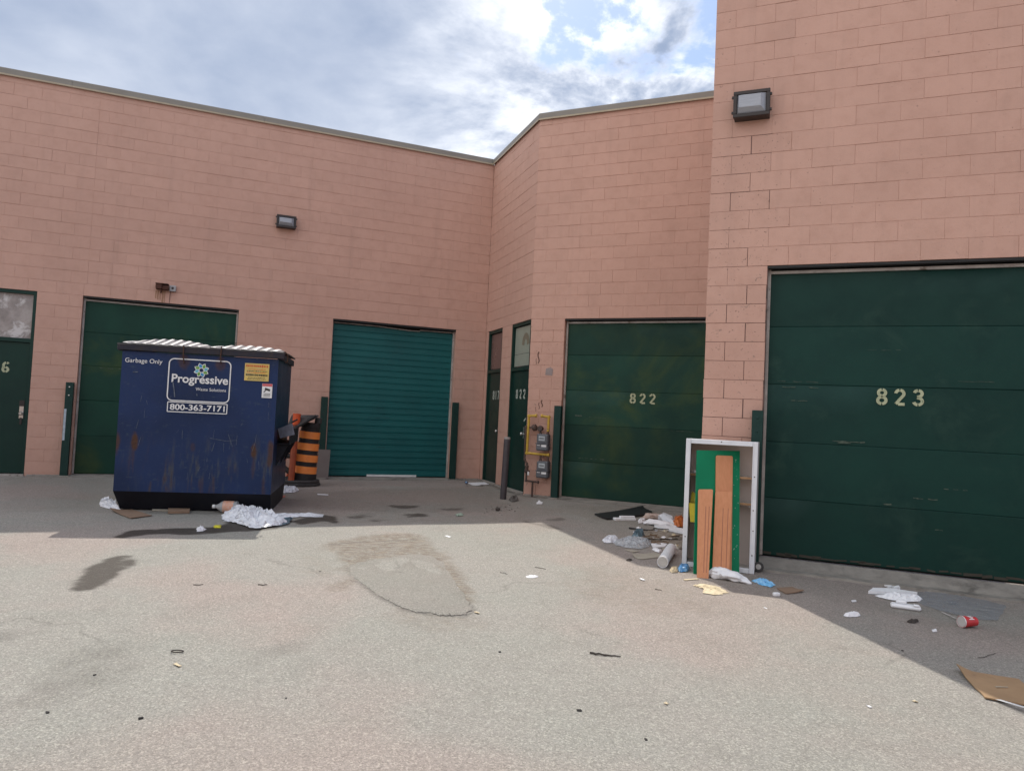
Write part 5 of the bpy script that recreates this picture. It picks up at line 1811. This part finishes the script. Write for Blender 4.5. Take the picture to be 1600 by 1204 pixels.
# jug
a = gp(333, 800); b = gp(372, 801)
t = thing('plastic_jug', 'clear plastic jug with an orange label lying by the dumpster', 'jug', a)
d = (b - a); u = d.normalized()
Mj = Matrix.Translation((0, 0, .075)) @ u.to_track_quat('Z', 'Y').to_matrix().to_4x4()
MB().lathe([(.02, .0), (.022, .035), (.045, .07), (.074, .11), (.076, .2), (.070, .215), (.076, .23), (.076, d.length - .012), (.06, d.length)], 20, Mj).build('bottle', CLEARPET, t, smooth=True)
MB().lathe([(.0775, .125), (.0775, .255)], 20, Mj, cap=False).build('label_wrap', LBL_O, t, smooth=True)
MB().lathe([(.025, -.012), (.025, .02)], 14, Mj).build('cap', WHITE, t, smooth=True)
crumple('candy_wrapper', 'tiny yellow wrapper on the wet stain before the dumpster', 'wrapper', YBIT, [(333, 822), (346, 821), (345, 825), (334, 825)], .02, 2, n=14, rings=3)
crumple('paper_scrap', 'white paper scrap on the wet stain before the dumpster', 'paper scrap', PAPER, [(307, 827), (314, 823), (322, 827), (318, 830), (308, 831)], .04, 4, n=18, rings=4)
crumple('plastic_film', 'white film scrap under the back right corner of the dumpster', 'plastic film', FILM, [(441, 764), (456, 763), (471, 765), (460, 769), (442, 771)], .09, 6, squash=.8)
flat_piece('plastic_scrap', 'small red scrap by the right skid of the dumpster', 'scrap', REDBIT, [(438, 775), (446, 774), (445, 777), (438, 778)], .004)
flat_piece('paper_strip', 'thin white paper strip on the shaded asphalt before the orange drum', 'paper strip', PAPER, [(496, 771.5), (513, 772.5), (513, 774), (496, 773)], .004)
# inside corner
flat_piece('paper_sheet', 'creased white paper sheet by the foot of door 817', 'paper sheet', PAPER, [(731, 753), (757, 751.5), (764, 755), (752, 758), (738, 757)], .006, curl=(3, .02))
t = thing('water_bottle', 'small crushed clear bottle with blue cap in the far inside corner', 'bottle', gp(729, 757))
Mb = Matrix.Translation((0, 0, .035)) @ Matrix.Rotation(R(80), 4, 'X')
MB().lathe([(.03, 0), (.033, .06), (.028, .08), (.033, .1), (.03, .15), (.012, .19)], 14, Mb).build('bottle', mat('blue_clear_plastic', (.2, .26, .42), rough=.15, alpha=.7), t, smooth=True)
MB().lathe([(.014, .19), (.014, .21)], 10, Mb).build('cap', FILM_BLUE, t, smooth=True)
crumple('plastic_scrap', 'pale green torn scrap on the shaded asphalt in mid yard', 'scrap', GREENBIT, [(711, 804), (722, 801), (725, 805), (714, 807)], .02, 12, n=14, rings=3)
crumple('rubble_heap', 'little heap of dark rubble beside the bollard foot', 'rubble', mat('rubble', (.07, .06, .055), (.16, .15, .135), scale=30, amt=.9, rough=.9), [(796, 781), (802, 776), (809, 778), (810, 783), (800, 784)], .07, 14, n=20, rings=5)
flat_piece('paper_scrap', 'white paper scrap on the ground below the gas meters', 'paper scrap', PAPER, [(838, 786), (842, 783.5), (848, 785), (847, 788), (839, 788)], .01, curl=(1, .02))
# scatter of crumbs in the corner
for k in range(26):
    px_, py_ = rnd.gauss(782, 16), rnd.gauss(795, 5)
    p = gp(px_, py_); s_ = rnd.uniform(.005, .014)
    mb = MB().box(-s_, s_, -s_ * .8, s_ * .8, -.002, s_ * 1.2, s_ * .3)
    o = mb.build('pebble', mat('grey_pebble', (.3, .28, .25), (.15, .14, .12), scale=40, amt=1, rough=.9) if k == 0 else bpy.data.materials['grey_pebble'], None, Matrix.Translation(p) @ Matrix.Rotation(rnd.uniform(0, 3), 4, 'Z'))
    tag(o, 'small grey crumb of rubble scattered in front of the bollard', 'pebble', 'rubble crumbs in front of the bollard')
flat_piece('rubble_lump', 'dark broken lump among the crumbs before the bollard', 'rubble', DKTWIG, [(774, 796), (778, 794), (781, 796), (780, 798), (775, 798)], .02)

# heap of rubbish left of the cabinet
flat_piece('plastic_board', 'flat black plastic board on the ground before door 822', 'plastic board', BLACKPL, [(929, 805), (1004, 793.5), (1012, 797), (1019, 800), (1016, 805), (948, 812.5)], .02, curl=(1, .03))
p = gp(961, 813); q_ = gp(994, 813)
t = thing('foam_bar', 'white foam bar lying at the edge of the black board', 'foam block', p, math.atan2(q_.y - p.y, q_.x - p.x))
L_ = (q_ - p).length
MB().box(0, L_, 0, .08, 0, .035, .006).box(.09, L_ - .01, .01, .07, .0355, .062, .006).build('bar', FOAM, t)
crumple('plastic_scrap', 'small white crumpled scrap right of the foam bar', 'scrap', PAPER, [(996, 813), (1000, 808), (1007, 811), (1006, 816), (998, 818)], .05, 21, n=18, rings=4, squash=.7)
bag('plastic_bag', 'cream and pink crumpled bag behind the white ones in the rubbish heap', 'plastic bag', mat('pinkish_bag', (.55, .47, .42), (.35, .22, .17), scale=22, amt=.9, rough=.5), [(1006, 811), (1014, 810.5), (1028, 811.5), (1042, 813)], [.03, .08, .07, .03], .6, 9)
bag('plastic_bag', 'bulging white bag next to the orange wrapper in the rubbish heap', 'plastic bag', FILM, [(1030, 812), (1036, 813), (1044, 817), (1053, 822)], [.03, .085, .08, .03], .7, 5, None, .25)
bag('plastic_bag', 'long white bag at the front of the rubbish heap', 'plastic bag', PAPER, [(1006, 818), (1014, 819), (1028, 820.5), (1044, 822.5), (1056, 824)], [.03, .075, .07, .06, .02], .55, 7, None, .25)
crumple('snack_wrapper', 'orange snack wrapper behind the left foot of the cabinet', 'wrapper', ORAF, [(1049, 814), (1056, 810), (1068, 812), (1068, 823), (1056, 824), (1050, 821)], .12, 25, squash=.7)
flat_piece('foam_strip', 'long thin white plastic blade pointing left from the cabinet foot', 'plastic strip', FOAM, [(1022, 823), (1040, 824), (1068, 829), (1068, 835), (1046, 830)], .03)
stick('black_stick', 'thin black stick in the rubbish heap left of the cabinet', 'stick', BLACKPL, (983, 826), (1012, 833), .012, wob=.004, zb=.03)
crumple('plastic_film', 'shiny white film scrap at the left end of the rubbish heap', 'plastic film', FILM, [(941, 844), (950, 838), (962, 838), (968, 845), (955, 849), (944, 848)], .06, 31, n=34, rings=8, squash=.8)
crumple('plastic_film', 'wide sheet of clear crumpled film at the front of the rubbish heap', 'plastic film', FILM_CLEAR, [(957, 847), (980, 840), (1004, 842), (1022, 846), (1018, 853), (1000, 858), (978, 856), (962, 852)], .06, 32, n=50, rings=10, rough=.7)
crumple('plastic_bag', 'grey blue bag standing up in the rubbish heap', 'plastic bag', TEALBAG, [(985, 841), (990, 834), (1000, 831), (1006, 836), (1004, 842), (994, 843)], .11, 33, squash=.6)
crumple('leaf_litter', 'mat of brown twigs and grey leaves behind the film in the rubbish heap', 'leaf litter', mat('leaf_mulch', (.16, .125, .09), (.36, .33, .28), scale=60, amt=1, rough=.9), [(992, 836), (1008, 826), (1030, 827), (1066, 838), (1066, 858), (1040, 852), (1010, 845)], .018, 34, n=60, rings=12, rough=1.6)['kind'] = 'stuff'
flat_piece('foam_plate', 'flat white foam plate at the front of the rubbish heap', 'foam plate', FOAM, [(1017, 851), (1026, 847.5), (1046, 848.5), (1038, 856), (1020, 857)], .014)
lab_tw = 'dry brown twig lying in the rubbish heap left of the cabinet'
for k in range(16):
    a_ = (rnd.uniform(992, 1040), rnd.uniform(830, 850)); b_ = (a_[0] + rnd.uniform(14, 30), a_[1] + rnd.uniform(-3, 5))
    stick('twig', lab_tw, 'twig', WOOD if k % 3 else DKTWIG, a_, b_, rnd.uniform(.004, .009), 'dry twigs in the rubbish heap', .02, za=rnd.uniform(.0, .04), zb=rnd.uniform(0, .05))
for k in range(22):
    px_, py_ = rnd.uniform(985, 1064), rnd.uniform(824, 862)
    s_ = rnd.uniform(3, 7)
    m_ = (PAPER, CARD_PALE, FILM, PAPER, CREAM)[k % 5]
    nm_ = ('white paper', 'pale card', 'white film', 'white paper', 'cream paper')[k % 5]
    crumple('litter_scrap', f'small torn {nm_} scrap in the rubbish heap', 'scrap', m_, [(px_ - s_, py_), (px_, py_ - s_ * .35), (px_ + s_, py_), (px_ + s_ * .3, py_ + s_ * .4)], .026, 40 + k, f'torn {nm_} scraps in the rubbish heap', n=14, rings=3)
flat_piece('cardboard_sheet', 'pale torn cardboard between the clear film and the white tube', 'cardboard', CARD_PALE, [(987, 869.5), (1024, 863.5), (1037, 870), (1010, 874), (998, 874.5)], .008, curl=(0, .03))
flat_piece('cardboard_sheet', 'small grey card scrap in front of the clear film', 'cardboard', CARD_PALE, [(976, 858.5), (988, 860), (999, 862), (988, 863.5)], .006)
crumple('dark_leaf', 'dark curled leaf before the pale torn cardboard', 'leaf', DKTWIG, [(978, 876), (984, 873), (988, 875), (984, 877)], .02, 61, n=12, rings=3)
crumple('snack_wrapper', 'blue and white crumpled wrapper by the mouth of the white tube', 'wrapper', FILM_BLUE, [(1058, 889), (1064, 883), (1076, 887), (1074, 893), (1062, 894)], .06, 62, squash=.8)
crumple('paper_scrap', 'beige crumpled scrap touching the blue wrapper', 'paper scrap', CREAM, [(1045, 891), (1050, 886), (1058, 888), (1058, 894), (1050, 895)], .04, 63, squash=.8)
bag('plastic_bag', 'white crumpled bag lying against the foot of the planks', 'plastic bag', PAPER, [(1106, 899), (1117, 901), (1132, 904), (1148, 908), (1161, 910), (1174, 913)], [.045, .085, .085, .075, .05, .012], .62, 3, None, .3)
crumple('plastic_film', 'sky blue plastic film scrap right of the white bag', 'plastic film', SKYFILM, [(1175, 908), (1184, 905), (1197, 907), (1212, 914), (1204, 918), (1188, 914)], .035, 65, n=34, rings=6)
flat_piece('cardboard_sheet', 'small brown cardboard rectangle right of the blue film', 'cardboard', CARD_DK, [(1213, 919.5), (1238, 917.5), (1256, 925.5), (1228, 928.5)], .008, curl=(2, .015))
p = gp(1213, 931)
o = MB().box(-.028, .028, -.02, .02, .002, .032, .006).build('foam_cube', FOAM, None, Matrix.Translation(p) @ Matrix.Rotation(.3, 4, 'Z')); tag(o, 'small white foam cube at the shadow edge near the cabinet', 'foam block')
crumple('paper_sheet', 'torn cream paper lying half in sun before the planks', 'paper sheet', CREAM, [(1083, 914), (1095, 911.5), (1110, 914), (1124, 917), (1139, 926), (1118, 930), (1097, 927), (1100, 921)], .018, 66, n=40, rings=5)
flat_piece('paper_strip', 'thin cream paper strip beside the torn cream paper', 'paper strip', CREAM, [(1068, 905.5), (1088, 904), (1092, 905), (1070, 907)], .004)
# near door 823
flat_piece('foam_shard', 'long thin white foam blade, topmost of the foam pieces before door 823', 'foam', FOAM, [(1357, 928), (1364, 922.5), (1392, 923), (1434, 930), (1392, 929.5)], .028)
crumple('foam_shard', 'broken white foam shard with a jagged near edge before door 823', 'foam', FOAM, [(1366, 931), (1392, 930.5), (1442, 935), (1438, 940), (1414, 940.5), (1388, 937)], .05, 71, n=44, rings=4, rough=.5)
p = gp(1396, 950); q_ = gp(1442, 957)
t = thing('foam_block', 'moulded white foam block lying before the grey plastic sheet', 'foam block', p, math.atan2(q_.y - p.y, q_.x - p.x) + .05)
L_ = (q_ - p).length
MB().box(-.02, L_ - .01, 0, .1, .002, .036, .012).box(.02, .1, .04, .1, .0365, .066, .01).box(L_ - .07, L_ - .02, .0, .05, .0365, .05, .008).build('block', FOAM, t)
flat_piece('foam_sliver', 'small white foam sliver behind the long foam blade', 'foam', FOAM, [(1379, 914), (1386, 914), (1396, 918), (1388, 918.5)], .012)
flat_piece('foam_chip', 'small white foam chip touching the long foam blade', 'foam', FOAM, [(1395, 921), (1404, 919), (1406, 922), (1398, 924)], .03)
crumple('plastic_sheet', 'large flat grey translucent plastic sheet in front of door 823', 'plastic sheet', FILM_GREY, [(1405, 926), (1450, 920), (1500, 926), (1572, 946), (1560, 971), (1520, 968), (1470, 955), (1440, 945)], .012, 72, n=44, rings=6, rough=.35)
# red cup with a white plastic fork
p = gp(1513, 982); q_ = gp(1530, 980)
t = thing('paper_cup', 'crushed red paper cup with white marks lying on its side', 'cup', gp(1502, 980))
Mc = Matrix.Translation((0, 0, .046)) @ Matrix.Rotation(R(12), 4, 'Z') @ Matrix.Rotation(R(90), 4, 'Y')
MB().lathe([(.043, 0), (.042, .03), (.036, .1), (.034, .125)], 22, Mc).build('cup_wall', RED, t, smooth=True)
MB().lathe([(.045, -.004), (.046, 0), (.044, .006)], 22, Mc, cap=False).build('rolled_rim', WHITE, t, smooth=True)
MB().lathe([(.040, -.002), (.041, 0)], 22, Mc).build('cup_mouth', mat('cup_inside', (.5, .48, .46), rough=.7), t)
mb = MB()
for k in range(7):
    a0 = R(150 + k * 13); a1 = R(158 + k * 13)
    z0, z1 = .04 + .008 * (k % 3), .085 - .006 * (k % 2)
    r0 = .0425
    mb.add([Mc @ Vector((r0 * math.cos(a), r0 * math.sin(a), z)) for a, z in ((a0, z0), (a1, z0), (a1, z1), (a0, z1))], [(0, 1, 2, 3)])
mb.build('cup_marks', WHITE, t)
a, b = gp(1472, 957), gp(1503, 974)
t = thing('plastic_fork', 'clear white plastic fork lying by the mouth of the red cup', 'fork', a)
d = b - a
MB().tube([(0, 0, .006), d * .5 + Vector((0, 0, .014)), d + Vector((0, 0, .02))], .005, 6).build('handle', mat('clear_white_plastic', (.5, .48, .46), rough=.2), t, smooth=True)
mb = MB()
for k in (-1, 0, 1):
    n_ = Vector((-d.y, d.x, 0)).normalized() * .011 * k
    mb.tube([d + Vector((0, 0, .02)), d * 1.1 + n_ + Vector((0, 0, .02)), d * 1.32 + n_ * 1.1 + Vector((0, 0, .012))], .0035, 5)
mb.build('tines', bpy.data.materials['clear_white_plastic'], t)
crumple('dark_leaf', 'dark flattened leaf left of the red cup', 'leaf', DKTWIG, [(1416, 971), (1424, 968.5), (1437, 970), (1430, 973), (1420, 973)], .02, 74, n=16, rings=3)
crumple('paper_scrap', 'white crumpled scrap at the shadow edge before door 823', 'paper scrap', PAPER, [(1318, 962), (1326, 958), (1340, 958), (1345, 962), (1334, 964), (1322, 964)], .03, 75, n=20, rings=4)
flat_piece('paper_scrap', 'tiny white scrap between the foam and the red cup', 'paper scrap', PAPER, [(1456, 985), (1462, 983), (1464, 987), (1458, 988)], .006)
flat_piece('paper_scrap', 'tiny white scrap alone between cabinet and foam shard', 'paper scrap', PAPER, [(1330, 938.5), (1337, 938), (1338, 940.5), (1332, 941)], .006)
flat_piece('dry_stick', 'broken brown stick on the concrete strip at the right edge', 'stick', WOOD, [(1560, 921), (1584, 925), (1592, 929), (1570, 926)], .012, z=.03)
# cardboard at the right edge
flat_piece('cardboard_sheet', 'large brown cardboard sheet lying half in shade at the right edge', 'cardboard', CARD, [(1494, 1046), (1542, 1054), (1592, 1062), (1640, 1112), (1596, 1102), (1540, 1092)], .008, curl=(0, .035))
stick('wood_chip', 'splintered wood chip resting on the large cardboard sheet', 'wood chip', CARD_PALE, (1556, 1077), (1575, 1077.5), .004, wob=.002, za=.014, zb=.014)
a, b = gp(1556, 1094), gp(1625, 1113)
pts = []
for k in range(9):
    u = k / 8; p = a.lerp(b, u); pts.append(Vector((p.x - a.x, p.y - a.y - .075 * math.sin(u * 2.8), .012 + .01 * math.sin(u * 3))))
mb = MB()
for k in range(8):
    q0, q1 = pts[k], pts[k + 1]
    n_ = Vector((-(q1 - q0).y, (q1 - q0).x, 0)).normalized() * .011
    mb.slab([q0 - n_, q1 - n_, q1 + n_, q0 + n_], .002)
o = mb.build('plastic_strap', WHITE, None, Matrix.Translation(a)); tag(o, 'curved white plastic strap under the edge of the large cardboard', 'strap')

# scattered bits on the open asphalt
for i, (x, y, s_) in enumerate([(220, 1122, .014), (74, 1113, .013), (148, 1054, .010), (447, 1091, .010), (781, 1018, .010), (905, 1110, .016), (1009, 1155, .012), (1410, 1016, .010), (500, 893, .012)]):
    p = gp(x, y); rr = random.Random(i); s_ *= .62
    mb = MB().box(-s_ * 1.3, s_ * 1.2, -s_ * .8, s_ * .8, -.002, s_ * .9, s_ * .3)
    mb.v = [(a + rr.uniform(-.2, .2) * s_, b + rr.uniform(-.2, .2) * s_, c) for a, b, c in mb.v]
    tag(mb.build('pebble', STONE, None, Matrix.Translation(p) @ Matrix.Rotation(rr.uniform(0, 3), 4, 'Z')), 'small dark stone lying on the open sunlit asphalt', 'pebble', 'small dark stones on the asphalt')
for i, (a, b, r_) in enumerate([((835, 886), (852, 889), .008), ((303, 914), (317, 913), .009), ((404, 914), (418, 913.5), .010), ((624, 894), (636, 895), .008), ((782, 894), (794, 897), .007), ((1022, 920), (1032, 922), .008), ((1530, 1028), (1556, 1020), .005)]):
    stick('twig', 'short dark twig lying alone on the open asphalt', 'twig', DKTWIG, a, b, r_ * .42, 'dark twigs on the open asphalt', .01)
stick('dark_rag', 'long dark shred lying alone in the middle of the sunlit asphalt', 'shred', DKTWIG, (921, 1021), (946, 1024), .007, None, .012)
stick('twig', 'thin trailing twig at the end of the long dark shred', 'twig', DKTWIG, (945, 1024), (971, 1026), .005, None, .006)
crumple('bottle_cap', 'flat white disc lying on the sunlit asphalt left of the cabinet', 'lid', PAPER, [(821, 901), (828, 898.5), (838, 899), (842, 901), (834, 903), (825, 903)], .014, 81, n=16, rings=3, rough=.2)
for i, (x, y, l) in enumerate([(1003, 905, 5), (277, 1039, 7), (711, 918, 5), (745, 957, 5), (1358, 1104, 5), (1041, 1099, 4), (700, 838, 5), (1430, 1096, 5), (1196, 950, 3)]):
    flat_piece('paper_scrap', 'small pale paper scrap lying alone on the sunlit asphalt', 'paper scrap', PAPER if i % 2 == 0 else CREAM, [(x - l, y - l * .2), (x - l * .2, y - l * .3), (x + l, y + l * .25), (x + l * .3, y + l * .35)], .0025, 'pale scraps on the sunlit asphalt', curl=(i % 4, .006))
p = gp(277, 1018)
o = MB().tube([Vector((.036 * math.cos(a * .628) , .02 * math.sin(a * .628), .005)) for a in range(11)], .0035, 6, cap=False).build('wire_ring', DKTWIG, None, Matrix.Translation(p))
tag(o, 'small dark oval wire ring lying on the asphalt at left', 'ring')
